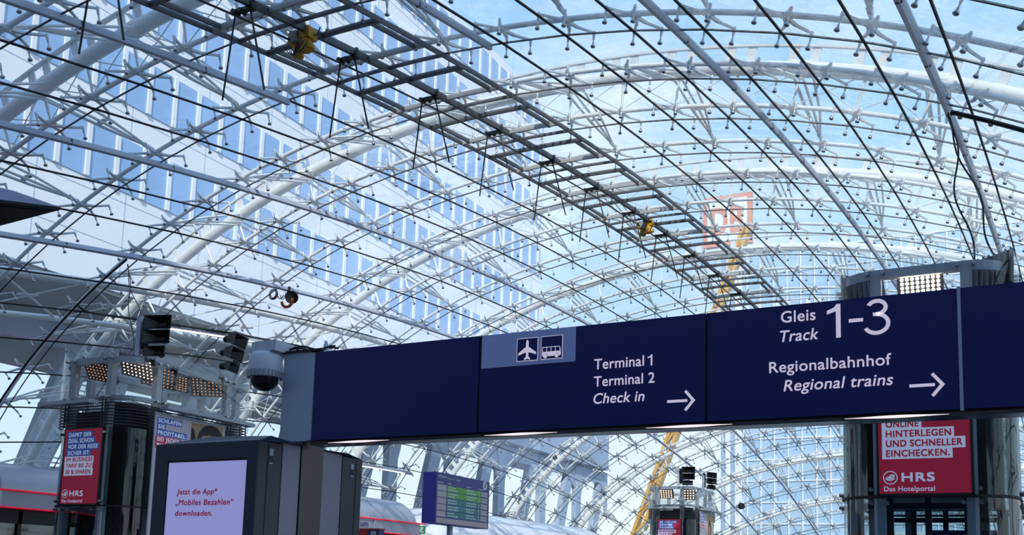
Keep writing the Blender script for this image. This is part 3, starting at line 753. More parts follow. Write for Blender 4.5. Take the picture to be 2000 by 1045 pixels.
b = MB(); b.box((XK-.004, 7.955, 0), (XK+.004, 7.965, HT-.02)); b.box((XK-.004, 9.50, 0), (XK+.004, 9.51, HT-.02)); b.box((XK-0.006, 8.176, 0), (XK+.003, 8.186, HT)); b.build('door_joint', 'black', t)
b = MB()
b.add([(XL, YK+.01, HT), (XK, YK+.01, HT), (XK+.02, 8.50, HT+.03), (XL, 8.50, HT+.03), (XL+.6, 8.02, HT+.10), (XK-.02, 8.02, HT+.075)], [(0, 1, 5, 4), (4, 5, 2, 3), (1, 2, 5), (0, 4, 3), (3, 2, 1, 0)])
b.build('roof_flap', 'kiosk', t)
b = MB(); b.add([(XL, 8.87, HT+.03), (XK+.02, 8.87, HT+.03), (XK, 9.63, HT), (XL, 9.63, HT), (XL+.5, 9.3, HT+.07), (XK+.06, 9.25, HT+.035)], [(0, 1, 5, 4), (4, 5, 2, 3), (1, 2, 5), (0, 4, 3), (0, 3, 2, 1)])
b.build('roof_flap', 'kiosk', t)
fs_ = face_side(XK)
b = MB(); b.prism(rect(7.985, 1.20, 8.035, 1.275), fs_, 0.001, 0.004); b.prism(rect(7.985, 1.11, 8.035, 1.125), fs_, 0.001, 0.004); b.prism(rect(9.40, 1.21, 9.45, 1.27), fs_, 0.001, 0.004); b.prism(rect(9.40, 1.12, 9.45, 1.135), fs_, 0.001, 0.004); b.build('sticker', 'sticker', t)
b = MB(); b.prism(rect(7.985, 1.13, 8.035, 1.195), fs_, 0.001, 0.004); b.prism(rect(9.40, 1.14, 9.45, 1.205), fs_, 0.001, 0.004); b.build('sticker_print', 'darkstk', t)
b = MB()
for (y, z) in ((8.22, 1.12), (8.45, 1.11), (8.92, 1.06), (9.2, 1.05)): b.lathe([(0.009, 0), (0.009, 0.008)], (XK-.01, y, z+EYE), (1, 0, 0), 8)
b.build('screws', 'sticker', t)

# ------------------------------------------------------------ lift towers
HW, HD = 1.43, 2.45
def ringstrip(cx, cy, hw, hd, r, z0, z1, th=0.0, n=7):
    P = rrect_path(cx, cy, hw, hd, r, n); m = len(P); mb = MB()
    vs = [(x, y, z0) for x, y in P] + [(x, y, z1) for x, y in P]
    if th == 0:
        mb.add(vs, [(k, (k+1) % m, m+(k+1) % m, m+k) for k in range(m)])
    else:
        Q = rrect_path(cx, cy, hw-th, hd-th, max(r-th, .05), n)
        vs += [(x, y, z0) for x, y in Q] + [(x, y, z1) for x, y in Q]; f = []
        for k in range(m):
            k2 = (k+1) % m
            f += [(k, k2, m+k2, m+k), (2*m+k2, 2*m+k, 3*m+k, 3*m+k2), (m+k, m+k2, 3*m+k2, 3*m+k), (k2, k, 2*m+k, 2*m+k2)]
        mb.add(vs, f)
    return mb
def lift_tower(c, label, solid_low=True):
    cx, cy = c; E_ = EYE
    t = thing('lift_tower', label, 'lift', (cx, cy, 0), 'glass lift towers')
    ringstrip(cx, cy, HW, HD, 0.75, 1.56+E_, 3.66+E_).build('shaft_glass', 'shaftglass', t, smooth=True)
    ringstrip(cx, cy, HW, HD, 0.75, 0.0, 1.54+E_).build('lower_glass', 'lowglass', t, smooth=True)
    ringstrip(cx, cy, HW+.10, HD+.10, 0.80, 4.30+E_, 5.80+E_).build('crown_glass', 'crownglass', t, smooth=True)
    ringstrip(cx, cy, HW, HD, 0.72, 5.42+E_, 5.59+E_, 0.10).build('ring_beam', 'liftsteel', t)
    ringstrip(cx, cy, HW, HD, 0.72, 4.40+E_, 4.52+E_, 0.12).build('ring_beam', 'liftsteel', t)
    ringstrip(cx, cy, HW+.03, HD+.03, 0.76, 1.53+E_, 1.575+E_, 0.05).build('joint_band', 'black', t)
    fr = [(cx-.73, cy-HD+.1), (cx+.73, cy-HD+.1), (cx+HW-.1, cy-1.33), (cx+HW-.1, cy+1.33), (cx-HW+.1, cy-1.33), (cx-HW+.1, cy+1.33), (cx-.73, cy+HD-.1), (cx+.73, cy+HD-.1)]
    for x, y in fr:
        MB().box((x-.09, y-.09, 0), (x+.09, y+.09, 5.5+E_)).build('post', 'liftsteel', t)
    for z in np.linspace(3.72, 4.30, 8):
        MB().tube([(x, y, z+E_) for x, y in rrect_path(cx, cy, HW+.08, HD+.08, 0.8)], 0.020, 5, closed=True).build('grille_rod', 'rod', t)
    for x, y in fr:
        dx, dy = (0, -1) if abs(y-cy) > 2 and y < cy else (0, 1) if abs(y-cy) > 2 else (1, 0) if x > cx else (-1, 0)
        b = MB()
        for o_ in (-.06, .06):
            q = (x+dx*.18+o_*abs(dy), y+dy*.18+o_*abs(dx)); b.box((q[0]-.015, q[1]-.015, 3.66+E_), (q[0]+.015, q[1]+.015, 4.45+E_))
        b.build('grille_bracket', 'rod', t)
    for x, y in fr[:6]:
        dx, dy = (0, -1) if abs(y-cy) > 2 and y < cy else (0, 1) if abs(y-cy) > 2 else (1, 0) if x > cx else (-1, 0)
        for z in (5.51, 4.46, 1.67, 1.44, 3.5):
            for o_ in (-.13, .13):
                if z in (1.67, 3.5) and dy == -1 and o_*(x-cx) < 0: continue
                p = np.array((x+dx*.10+o_*abs(dy), y+dy*.10+o_*abs(dx), z+E_)); MB().tube([p, p+np.array((dx*.13, dy*.13, 0))], 0.036, 8).build('glass_bolt', 'stainless', t, smooth=True)
    b = MB(); b.box((cx-1.0, cy-2.0, 3.55+E_), (cx+1.0, cy+2.0, 4.18+E_)); b.lathe([(0.55, 0), (0.6, 0.05), (0.6, 0.22), (0.5, 0.25)], (cx+0.55, cy-1.6, 4.12+E_), n=20); b.build('hoist_machine', 'liftdark', t)
    b = MB(); b.box((cx-1.12, cy-1.9, 1.62+E_), (cx+1.12, cy+2.1, 3.55+E_)); b.build('dark_lining', 'liftdark', t)
    b = MB()
    for x in (-1.12, -.62, 0.0, .62, 1.12):
        for y in (-1.9, 2.0): b.box((cx+x-.05, cy+y-.06, 0), (cx+x+.05, cy+y+.06, 1.62+E_))
    for z in ((1.02, 1.45) if solid_low else (1.38,)):
        b.box((cx-1.12, cy-1.95, z+E_), (cx+1.12, cy-1.85, z+.10+E_)); b.box((cx-1.12, cy+1.95, z+E_), (cx+1.12, cy+2.05, z+.10+E_))
    if solid_low: b.box((cx-.9, cy-1.6, 0), (cx+1.05, cy+1.9, 1.5+E_))
    b.build('guide_frame', 'liftdark', t)
    b = MB(); b.box((cx+(-.85 if solid_low else .02), cy-1.7, -1.7+E_), (cx+(.55 if solid_low else 1.05), cy+0.6, 1.02+E_)); b.build('lift_cabin', 'liftmid' if solid_low else 'dbblue', t)
    # light bars above the posters
    for (p0, p1, sd) in (((cx-1.30, cy-HD-.42), (cx+.72, cy-HD-.42), (0, 1)), ((cx+HW+.42, cy-1.5), (cx+HW+.42, cy+1.9), (-1, 0))):
        b = MB(); b.bar((*p0, 4.28+E_), (*p1, 4.28+E_), 0.30, 0.10)
        for s in (0.15, 0.5, 0.85):
            x = p0[0]*(1-s)+p1[0]*s; y = p0[1]*(1-s)+p1[1]*s; b.bar((x, y, 4.30+E_), (x+sd[0]*.45, y+sd[1]*.45, 4.47+E_), 0.06, 0.05)
        b.build('poster_light_bar', 'liftsteel', t)
    return t
lift_tower(TL, 'glass lift tower with floodlit crown at the left, behind the display kiosk')
lift_tower(TR, 'big glass lift tower at the right behind the blue sign', False)
lift_tower(TF, 'small distant glass lift tower with pink poster below the sign')

def logo(mb, mp, u, v, s, w=0.008):
    """round bed emblem: ring and little bed"""
    n = 28; R1, R2 = 0.118*s, 0.102*s
    for k in range(n):
        a0, a1 = 2*PI*k/n, 2*PI*(k+1)/n
        mb.prism([(u+R2*math.cos(a0), v+R2*math.sin(a0)), (u+R1*math.cos(a0), v+R1*math.sin(a0)), (u+R1*math.cos(a1), v+R1*math.sin(a1)), (u+R2*math.cos(a1), v+R2*math.sin(a1))], mp, 0.005, w)
    P = lambda *q: [(u+a*s, v+b*s) for a, b in q]
    mb.prism(P((-.012, .018), (-.012, .048), (.055, .058), (.072, .045), (.072, .012), (.02, .028)), mp, 0.005, w)
    mb.prism(P((-.08, -.002), (-.02, .022), (.072, .004), (.012, -.022)), mp, 0.005, w)
    mb.prism(P((-.08, -.008), (.008, -.029), (.008, -.060), (-.072, -.040)), mp, 0.005, w)
    mb.prism(P((.014, -.027), (.072, -.004), (.072, -.024), (.014, -.060)), mp, 0.005, w)
def poster(c, label, blue, white, base, strip=None, tagline=True):
    cx, cy = c; y = cy - HD - 0.05; mp0 = face_front(y); mp = lambda u, v, w: mp0(u+cx, v, w)
    t = thing('poster_panel', label, 'poster', (cx, y, 1.59+EYE), 'red hotel posters on the lift towers')
    b = MB(); b.prism(rect(-.722, 1.60, .722, 3.625), mp, -0.03, 0.002); b.build('poster_sheet', 'hrsred', t)
    b = MB(); b.prism(rect(-.76, 1.57, -.722, 3.66), mp, -0.04, 0.01); b.prism(rect(.722, 1.57, .76, 3.66), mp, -0.04, 0.01); b.prism(rect(-.76, 1.56, .76, 1.60), mp, -0.04, 0.01); b.prism(rect(-.76, 3.625, .76, 3.66), mp, -0.04, 0.01); b.build('poster_frame', 'black', t)
    bb = MB(); bt = MB(); wb = MB()
    for (txt, u1, vb, v0, v1) in blue:
        bb.prism(rect(-.64, v0, u1+.045, v1), mp, 0.002, 0.004); l_ = MB(); put_text(l_, txt, mp, -.575, u1, vb, .118, 0.007, shear=0.08, bold=0.034); l_.build('lettering', 'hrswhite', t)
    for (txt, u1, vb, v0, v1) in white:
        wb.prism(rect(-.665, v0, u1+.045, v1), mp, 0.002, 0.004)
        if txt: l_ = MB(); put_text(l_, txt, mp, -.60, u1, vb, .118, 0.007, shear=0.08 if blue else 0.0, bold=0.034); l_.build('lettering', 'hrsred', t)
    if bb.f: bb.build('blue_text_field', 'hrsblue', t)
    if wb.f: wb.build('white_text_field', 'hrswhite', t)
    logo(bt, mp, -.54, 1.873, 1.0)
    bt.build('emblem', 'hrswhite', t)
    l_ = MB(); put_text(l_, 'HRS', mp, -.36, .165, 1.800, .155, 0.007, bold=0.045); l_.build('lettering', 'hrswhite', t)
    l_ = MB(); put_text(l_, 'Das Hotelportal', mp, -.645, .165, 1.638, .085, 0.007, bold=0.02); l_.build('lettering', 'hrswhite', t)
W3 = [('IM BUSINESS', .42, 2.737, 2.695, 2.880), ('TARIF BIS ZU', .395, 2.573, 2.540, 2.697), ('30 % SPAREN.', .425, 2.402, 2.362, 2.542)]
poster(TL, 'red hotel poster on the left lift with seven lines of text',
       [('DAMIT DER', .31, 3.412, 3.395, 3.565), ('DEAL SCHON', .415, 3.250, 3.232, 3.397), ('VOR DER REISE', .60, 3.086, 3.056, 3.234), ('SICHER IST:', .30, 2.915, 2.885, 3.058)], W3, 0)
poster(TR, 'red hotel poster on the right lift reading online hinterlegen', [],
       [('', .575, 2.90, 2.880, 3.05), ('ONLINE', -.07, 2.742, 2.722, 2.882), ('HINTERLEGEN', .435, 2.572, 2.552, 2.724), ('UND SCHNELLER', .605, 2.402, 2.362, 2.554), ('EINCHECKEN.', .405, 2.231, 2.194, 2.364)], 0)
poster(TF, 'small pink-red hotel poster on the distant lift tower',
       [('BIS 17:59 UHR', .46, 3.412, 3.395, 3.565), ('KANN VIEL', .20, 3.250, 3.232, 3.397), ('PASSIEREN:', .27, 3.086, 3.056, 3.234)],
       [('IM BUSINESS', .38, 2.87, 2.83, 3.02), ('TARIF BIS', .15, 2.70, 2.665, 2.832), ('18 UHR', -.02, 2.53, 2.49, 2.667)], 0)
# big picture posters on the right-hand faces
def picture_poster(c, label, woman):
    cx, cy = c; x = cx + HW + 0.17; mp0 = face_side(x); oy = cy - 20.45; mp = lambda u, v, w: mp0(u*.992+oy, v*.992, w)
    t = thing('poster_panel', label, 'poster', (x, cy, -0.9+EYE), 'picture posters on the lift towers')
    MB().prism(rect(19.06, -0.9, 21.70, 4.13), mp, -0.04, 0.002).build('poster_sheet', 'hrspale', t)
    b = MB(); b.prism(rect(19.03, 4.13, 21.74, 4.20), mp, -0.05, 0.02); b.build('poster_frame', 'liftsteel', t)
    bb = MB()
    for (u1, v0, v1) in ((20.02, 3.90, 4.075), (19.44, 3.735, 3.90), (20.23, 3.565, 3.738)): bb.prism(rect(19.12, v0, u1, v1), mp, 0.002, 0.004)
    bb.build('blue_text_field', 'hrsblue', t)
    bb = MB()
    for (u1, v0, v1) in ((20.01, 3.385, 3.552), (20.18, 3.21, 3.387)): bb.prism(rect(19.10, v0, u1, v1), mp, 0.002, 0.004)
    bb.build('red_text_field', 'hrsred', t)
    bt = MB()
    for (txt, u1, vb) in (('SCHLAFEN', 19.985, 3.930), ('SIE', 19.405, 3.760), ('PROFITABEL:', 20.20, 3.592), ('BEI JEDER', 19.97, 3.412), ('BUCHUNG', 20.10, 3.245)):
        bt = MB(); put_text(bt, txt, mp, 19.165, u1, vb, .116, 0.008, bold=0.034); bt.build('lettering', 'hrswhite', t)
    MB().prism(rect(20.37, -0.5, 21.62, 4.11), mp, 0.002, 0.004).build('photo_background', 'beige', t)
    arc = lambda u, v, a, b_, s0, s1, n=16: [(u+a*math.cos(s), v+b_*math.sin(s)) for s in np.linspace(s0, s1, n)]
    if not woman:
        MB().prism([(20.37, 2.6), (20.37, 3.98), (20.50, 3.88), (20.57, 3.6), (20.55, 2.6)], mp, 0.004, 0.005).build('printed_shadow_figure', 'hair', t)
        MB().prism(arc(21.13, 3.30, .47, .62, 0, 2*PI, 24)[:-1], mp, 0.005, 0.006).build('printed_face', 'skin', t)
        MB().prism(arc(20.85, 3.42, .20, .38, 0, 2*PI, 18)[:-1], mp, 0.006, 0.007).build('printed_face_light', 'skinpale', t)
        MB().prism(arc(21.14, 3.62, .525, .50, -0.35, PI-0.1, 18) + [(20.70, 3.66), (20.86, 3.78), (21.1, 3.83), (21.3, 3.74), (21.42, 3.4)], mp, 0.007, 0.008).build('printed_hair', 'hair', t)
    else:
        MB().prism([(20.45, -0.5), (20.45, 2.3), (20.72, 2.75), (21.2, 2.75), (21.50, 2.2), (21.55, -0.5)], mp, 0.004, 0.005).build('printed_jacket', 'navy', t)
        MB().prism(arc(20.97, 3.15, .30, .62, -.9, PI+.9, 20), mp, 0.005, 0.006).build('printed_hair', 'hair', t)
        MB().prism(arc(20.95, 3.15, .15, .30, 0, 2*PI, 18)[:-1], mp, 0.006, 0.007).build('printed_face', 'skin', t)
        MB().prism([(20.75, 1.2), (20.85, 2.2), (21.1, 2.3), (21.25, 1.3)], mp, 0.006, 0.007).build('printed_shirt', 'hrswhite', t)
picture_poster(TL, 'large poster with a dark-haired man, half hidden by display kiosk', False)
picture_poster(TF, 'narrow-looking poster with a long-haired woman on the distant lift', True)

# floodlights in the crowns
def floodlight(c, nrm, right, w, h, bulbs, label, grp='floodlights in the lift crowns', rows=6, cols=8, br=0.020):
    c = np.array(c, float); c[2] += EYE; n = np.array(nrm, float); n /= np.linalg.norm(n); r = np.array(right, float); r -= n*np.dot(r, n); r /= np.linalg.norm(r); u = np.cross(n, r)
    t = thing('floodlight', label, 'floodlight', c, grp)
    b = MB().obox(c, r*w/2, u*h/2, n*0.03)
    for k in range(cols+1): b.obox(c - n*.05 + r*w*(k/cols-.5), r*.012, u*h/2, n*.04)
    b.build('housing', 'lampbody', t)
    b = MB()
    for a in range(rows):
        for q in range(cols):
            p = c + n*0.032 + r*w*((q+.5)/cols-.5)*.92 + u*h*((a+.5)/rows-.5)*.92; b.lathe([(br, 0), (br*.8, br*.5), (0.004, br*.8)], p, n, 7)
    b.build('bulb_grid', bulbs, t)
x, y = TL
floodlight((x-.30, y-1.9, 5.34), (.10, -.58, -.80), (1, .25, -.45), .85, .75, 'bulb', 'first tilted floodlight from the left in left lift crown')
floodlight((x+1.00, y-1.75, 5.40), (.14, -.60, -.78), (1, .35, -.50), .95, .80, 'bulbhot', 'brightest glowing tilted floodlight in left lift crown')
floodlight((x+1.05, y-1.05, 5.28), (.28, -.58, -.76), (.6, 1, .30), .95, .80, 'bulb', 'middle tilted floodlight right of the bright one in left lift')
floodlight((x+.70, y-.10, 5.32), (.28, -.60, -.74), (.8, .8, 0), .75, .6, 'bulb', 'smallest floodlight low behind post in left lift crown')
floodlight((x+1.00, y+0.85, 5.34), (.42, -.52, -.74), (.5, 1, .55), .95, .72, 'bulb', 'rightmost tilted floodlight in left lift crown')
x, y = TR
floodlight((x-1.02, y-1.95, 5.35), (-.35, .9, -.25), (1, .3, .05), .72, .62, 'bulb', 'floodlight seen from behind at left end of right lift crown')
floodlight((x-.03, y-2.05, 5.40), (.05, -.95, -.30), (1, 0, 0), .74, .56, 'bulbmax', 'dazzling white floodlight above the track sign', rows=7, cols=8, br=0.030)
floodlight((x+1.10, y-1.95, 5.45), (.45, .85, -.30), (1, -.45, .12), .78, .70, 'bulb', 'dark ribbed floodlight back at right end of right lift crown')
x, y = TF
floodlight((x-.35, y-2.0, 5.2), (.1, -.7, -.7), (1, .2, 0), .8, .7, 'bulbhot', 'tiny glowing floodlight, left one in the distant lift crown', rows=4, cols=5, br=.04)
floodlight((x+.95, y-1.4, 5.2), (.25, -.7, -.66), (1, .3, 0), .9, .8, 'bulbhot', 'tiny glowing floodlight, right one in the distant lift crown', rows=4, cols=5, br=.04)

# loudspeakers
def horn(mb, mp, u0, v0, u1, v1, dep, mat=None):
    """rectangular horn: outer box with a sunken pyramid mouth"""
    o = [(u0, v0), (u1, v0), (u1, v1), (u0, v1)]; cu, cv = (u0+u1)/2, (v0+v1)/2
    i_ = [(cu+(a-cu)*.92, cv+(b-cv)*.88) for a, b in o]; k_ = [(cu+(a-cu)*.25, cv+(b-cv)*.25) for a, b in o]
    vs = [mp(a, b, 0) for a, b in o] + [mp(a, b, 0) for a, b in i_] + [mp(a, b, -dep) for a, b in k_] + [mp(cu+(a-cu)*.5, cv+(b-cv)*.6, -dep*1.1) for a, b in o]
    f = []
    for q in range(4):
        r = (q+1) % 4; f += [(q, r, 4+r, 4+q), (4+q, 4+r, 8+r, 8+q), (r, q, 12+q, 12+r)]
    f += [(8, 9, 10, 11), (15, 14, 13, 12)]
    mb.add(vs, f)
def speaker(base, yaw, label, s=1.0, pole=1.95, flip=1, tilt=0.0, foot=0.15):
    """pole foot at base (on a ring beam), horns facing -y turned by yaw"""
    bx_, by_, bz_ = base; t = thing('horn_loudspeaker', label, 'loudspeaker', base, 'black horn loudspeakers on the lift towers')
    ca, sa = math.cos(yaw), math.sin(yaw)
    mp = lambda u, v, w: (bx_ + (flip*u*1.12*ca + (w+tilt*(v-1.2))*sa)*s, by_ + (flip*u*1.12*sa - (w+tilt*(v-1.2))*ca)*s, bz_ + (v-tilt*w)*s)
    b = MB(); b.prism(rect(-.26, foot, -.10, pole), mp, -.04, .08); b.build('pole', 'rail', t)
    for (v0, v1, u0, u1, d) in ((1.38, 1.92, .08, 1.10, .42), (.82, 1.36, .06, 1.08, .42), (.34, .74, .16, .94, .32)):
        b = MB(); horn(b, lambda u, v, w: mp(u, v, w+.25), u0, v0, u1, v1, d); b.build('horn', 'horn', t)
        b = MB(); cu, cv = (u0+u1)/2, (v0+v1)/2; b.lathe([(.05*s, 0), (.14*s, .03*s), (.15*s, .2*s), (.09*s, .3*s)], mp(cu, cv, -d*1.1+.25), (-sa*1, ca*1, 0), 12); b.build('driver', 'blackm', t, smooth=True)
    b = MB(); b.prism(rect(-.12, .5, .14, 1.8), mp, -.12, -.06); b.build('yoke', 'blackm', t)
speaker((-21.22, 18.55, 5.36+EYE), 0.30, 'tall black three-horn loudspeaker on a pole above left lift', 0.72, 1.95)
speaker((-21.2, 22.2, 5.62+EYE), 1.86, 'tilted black loudspeaker seen from the side at right end of left lift', 0.72, 1.98, -1, 0.22, -0.15)
speaker((-18.35, 56.3, 5.42+EYE), 0.25, 'small black loudspeaker on pole over the distant lift tower', .70, 1.95)
speaker((-17.5, 58.4, 5.40+EYE), 1.0, 'small angled loudspeaker, right one over the distant lift tower', .66, 1.6)

# ------------------------------------------------------------ departure board
XB = -15.0; mp = face_side(XB); Y0, Y1, Z0, Z1 = 23.85, 26.97, 1.45, 2.92
t = thing('departure_board', 'blue departure board with green and teal rows on a grey post', 'departure board', (XB-.2, 25.3, 0))
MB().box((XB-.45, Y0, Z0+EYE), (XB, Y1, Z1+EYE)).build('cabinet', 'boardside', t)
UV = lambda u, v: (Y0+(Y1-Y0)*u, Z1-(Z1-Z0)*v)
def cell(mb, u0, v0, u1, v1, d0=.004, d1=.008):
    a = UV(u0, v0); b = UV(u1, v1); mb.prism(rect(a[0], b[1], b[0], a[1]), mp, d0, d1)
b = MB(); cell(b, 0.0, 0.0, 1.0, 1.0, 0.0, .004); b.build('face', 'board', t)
tx = MB()
rnd = random.Random(3)
def marks(u0, u1, v, h=.030):
    global tx
    u = u0
    while u < u1 - .01:
        w_ = rnd.uniform(.012, .05); cell(tx, u, v, min(u+w_, u1), v+h*rnd.uniform(.8, 1.0), .008, .010); u += w_ + .008
for k in range(5):
    v0 = .235 + k*.128; v1 = v0 + .112
    b = MB(); cell(b, .19, v0, .83, v1); b.build('destination_row', 'bgreen' if k < 2 else 'bteal', t)
    for (a0, b0, a1, b1) in ((.02, v0, .18, v1), (.835, v0+.006, .965, v0+.05), (.835, v0+.058, .965, v1-.004)):
        b = MB(); cell(b, a0, b0, a1, b1); b.build('flap_cell', 'bgrey' if k < 2 else 'bpink', t)
    for ln in (0, 1):
        tx = MB(); vb = v0 + .016 + ln*.052; marks(.21, .21+rnd.uniform(.1, .24), vb); marks(.55, .55+rnd.uniform(.14, .2), vb); marks(.785, .80, vb); tx.build('flap_lettering', 'btext', t)
b = MB(); cell(b, .02, .885, .975, .985); b.build('notice_row', 'bpink', t)
tx = MB(); a = UV(.03, .10); put_text(tx, 'Abfahrt', mp, a[0], a[0]+.46, a[1], .085, .010, bold=.02); a = UV(.19, .105); put_text(tx, 'Departure / Départ', mp, a[0], a[0]+.75, a[1], .06, .010)
tx.build('title_lettering', 'btext', t); tx = MB()
for (u0_, u1_) in ((.02, .12), (.20, .26), (.54, .62), (.78, .88)): marks(u0_, u1_, .185, .022)
tx.build('column_lettering', 'btext', t); tx = MB()
c = UV(.90, .10); tx.lathe([(.14, .0), (.14, .02)], (XB, c[0], c[1]+EYE), (1, 0, 0), 24); tx.build('clock_face', 'btext', t)
b = MB(); b.bar((XB+.03, c[0], c[1]+EYE), (XB+.03, c[0]+.05, c[1]+EYE+.09), .018, .006, (1, 0, 0)); b.bar((XB+.03, c[0], c[1]+EYE), (XB+.03, c[0]-.02, c[1]+EYE-.06), .02, .006, (1, 0, 0)); b.build('clock_hands', 'black', t)
b = MB(); b.tube([(XB-.22, 25.05, 0), (XB-.22, 25.05, Z0+EYE)], .09, 12); b.build('post', 'alu', t, smooth=True)

# ------------------------------------------------------------ pavilions with rounded roofs
def pavilion(x, y0, y1, label, mt, flo, zt=3.25, zr=2.30, zf=1.74, step=2.9, end1=True, windows=True, sx=1.15, end0=False):
    t = thing('pavilion', label, 'pavilion', (x-2, (y0+y1)/2, 0), 'round-roofed pavilions on the platform')
    b = MB(); n = 14; dep = 5.0; r = zt - zr
    dep = 3.0; prof = [(x - r*sx*(1-math.cos(s)), zr + r*math.sin(s)) for s in np.linspace(0, PI/2, n)] + [(x-dep, zt), (x-dep, zr)]
    rows = [(y0 + 3.0 - 3.0*math.cos(s), .25+.75*math.sin(s)) for s in np.linspace(0, PI/2, 9)] if end0 else [(y0, 1.0)]
    rows += [(y, 1.0) for y in np.arange(y0+(4 if end0 else 1), y1-1.0, 1.0)]
    rows += [(y1 - .9 + .9*math.sin(s), .25+.75*math.cos(s)) for s in np.linspace(0, PI/2, 7)] if end1 else [(y1, 1.0)]
    vs = []
    for (y, k) in rows: vs += [(x - (1-k)*.5 + (px_-x)*1.0, y, EYE + zr + (pz-zr)*k) for px_, pz in prof]
    m = len(prof); f = []
    for a in range(len(rows)-1):
        for q in range(m): f.append((a*m+q, a*m+(q+1) % m, (a+1)*m+(q+1) % m, (a+1)*m+q))
    f += [tuple(range(m)), tuple((len(rows)-1)*m+q for q in reversed(range(m)))]
    b.add(vs, f); b.build('round_roof', mt, t, smooth=True)
    for y in np.arange(y0+.6, y1-.9, step):
        b = MB()
        for q in range(n-1): b.bar((prof[q][0]+.004, y, prof[q][1]+EYE+.004), (prof[q+1][0]+.004, y, prof[q+1][1]+EYE+.004), .035, .012, (1, 0, .3))
        b.build('roof_joint', 'silverlo', t)
    MB().box((x-dep, y0, zf+EYE), (x-.02, y1-.1, zr+EYE)).build('fascia', flo, t)
    b = MB()
    for y in np.arange(y0+.6, y1-.9, step): b.box((x-.02, y-.05, zf+EYE), (x+.015, y+.05, zr+EYE))
    b.build('fascia_batten', 'silver', t)
    for z in (zr, zf):
        MB().tube([(x+.05, y0, z+EYE), (x+.05, y1+.3, z+EYE)], .032, 8).build('red_light_strip', 'neon', t)
    if windows:
        b = MB()
        for y in np.arange(y0, y1-.2, 1.45): b.box((x-.25, y-.07, 0), (x-.11, y+.07, zf+EYE))
        b.box((x-.25, y0, 1.25+EYE), (x-.11, y1-.2, zf+EYE)); b.box((x-.25, y0, .55+EYE), (x-.12, y1-.2, .62+EYE)); b.build('window_frame', 'black', t)
        MB().box((x-.20, y0, 0), (x-.18, y1-.2, 1.3+EYE)).build('window_glass', 'pavglass', t)
        MB().box((x-dep, y0, 0), (x-dep+.1, y1-.2, zf+EYE)).build('back_wall', 'liftmid', t)
    else:
        MB().box((x-dep, y0+.2, 0), (x-.15, y1-.3, zf+EYE)).build('body', 'silverlo', t)
    return t
pavilion(-29, 8, 26.5, 'silver round-roofed pavilion with red light strips at the far left', 'silver', 'silverlo')
tp = pavilion(-25, 28.5, 38.6, 'silver round-roofed pavilion with red strips beside the departure board', 'silver', 'silverlo', 3.32)
b = MB(); put_text(b, 'um', face_side(-24.98), 33.86, 34.42, 1.93, .26, .006, bold=.02); tag(b.build('pavilion_lettering', 'dbblue'), 'dark blue lettering on the pavilion fascia right of kiosk', 'lettering')
pavilion(-25, 40.5, 62.5, 'long glossy white round-roofed pavilion behind the departure board', 'gloss', 'silverlo', 3.42, 1.75, 1.25, 5.0, windows=False, sx=1.5, end0=True)
# stele with logo
t = thing('information_stele', 'top of a red and blue stele with a small railway logo', 'stele', (-15.9, 22.1, 0)); fq = face_front(22)
MB().box((-16.25, 22, 0), (-15.97, 22.25, 1.17+EYE)).build('red_half', 'dbred', t); MB().box((-15.97, 22, 0), (-15.60, 22.25, 1.15+EYE)).build('blue_half', 'dbblue', t)
MB().box((-16.27, 21.98, 1.15+EYE), (-15.58, 22.27, 1.19+EYE)).build('cap', 'dbred', t)
MB().prism(rect(-15.86, 1.0, -15.70, 1.11), fq, 0, .006).build('logo_field', 'purewhite', t)
b = MB(); put_text(b, 'DB', fq, -15.84, -15.72, 1.022, .065, .009, bold=.02); b.build('logo_lettering', 'dbred', t)
# exit sign
fq = face_front(38.95); t = thing('exit_sign', 'small green emergency exit sign at the end of silver pavilion', 'exit sign', (-25.35, 39, 1.85+EYE))
MB().box((-25.66, 38.95, 1.86+EYE), (-25.05, 39.05, 2.24+EYE)).build('sign_body', 'exitgreen', t)
b = MB(); b.prism([(-25.60, 2.05), (-25.47, 2.15), (-25.47, 2.08), (-25.34, 2.08), (-25.34, 2.02), (-25.47, 2.02), (-25.47, 1.95)], fq, 0, .01); b.prism(rect(-25.27, 1.90, -25.10, 2.20), fq, 0, .01); b.build('arrow_and_door', 'purewhite', t)
b = MB(); b.box((-25.4, 38.5, 2.0+EYE), (-25.3, 38.95, 2.06+EYE)); b.build('wall_bracket', 'alu', t)

# ------------------------------------------------------------ outside: office block on the left
XF = -45.0; YA, YB = -14.0, 91.0
t = thing('office_building', 'pale office block with blue window bands standing outside left of the glass vault', 'building', (XF-10, 40, 0))
MB().box((XF-24, YA, 15.2+EYE), (XF, YB, 51+EYE)).build('wall', 'facade', t)
b = MB()
zs = [21.0+5.2*k for k in range(6)]
for z in zs: b.box((XF-.05, YA+.5, z+EYE), (XF+.06, YB-.7, min(z+3.1, 50.6)+EYE))
b.build('window_band', 'facadewin', t)
b = MB()
for z in zs:
    for k, y in enumerate(np.arange(YA+1, YB-1, 1.9)): b.box((XF+.06, y-.13, z+EYE), (XF+.20, y+.13, min(z+3.1, 50.6)+EYE))
b.build('mullions', 'purewhite', t)
b = MB()
for z in np.arange(15.2, 51, 2.6): b.box((XF, YA, z-.02+EYE), (XF+.012, YB, z+.02+EYE))
for y in np.arange(YA, YB, 5.7): b.box((XF, y-.02, 15.2+EYE), (XF+.012, y+.02, 51+EYE))
b.build('panel_joints', 'legs', t)
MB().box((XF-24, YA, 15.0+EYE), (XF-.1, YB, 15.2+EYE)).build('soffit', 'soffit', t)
b = MB()
y = YA + 4
fx = face_side(XF-9.0)
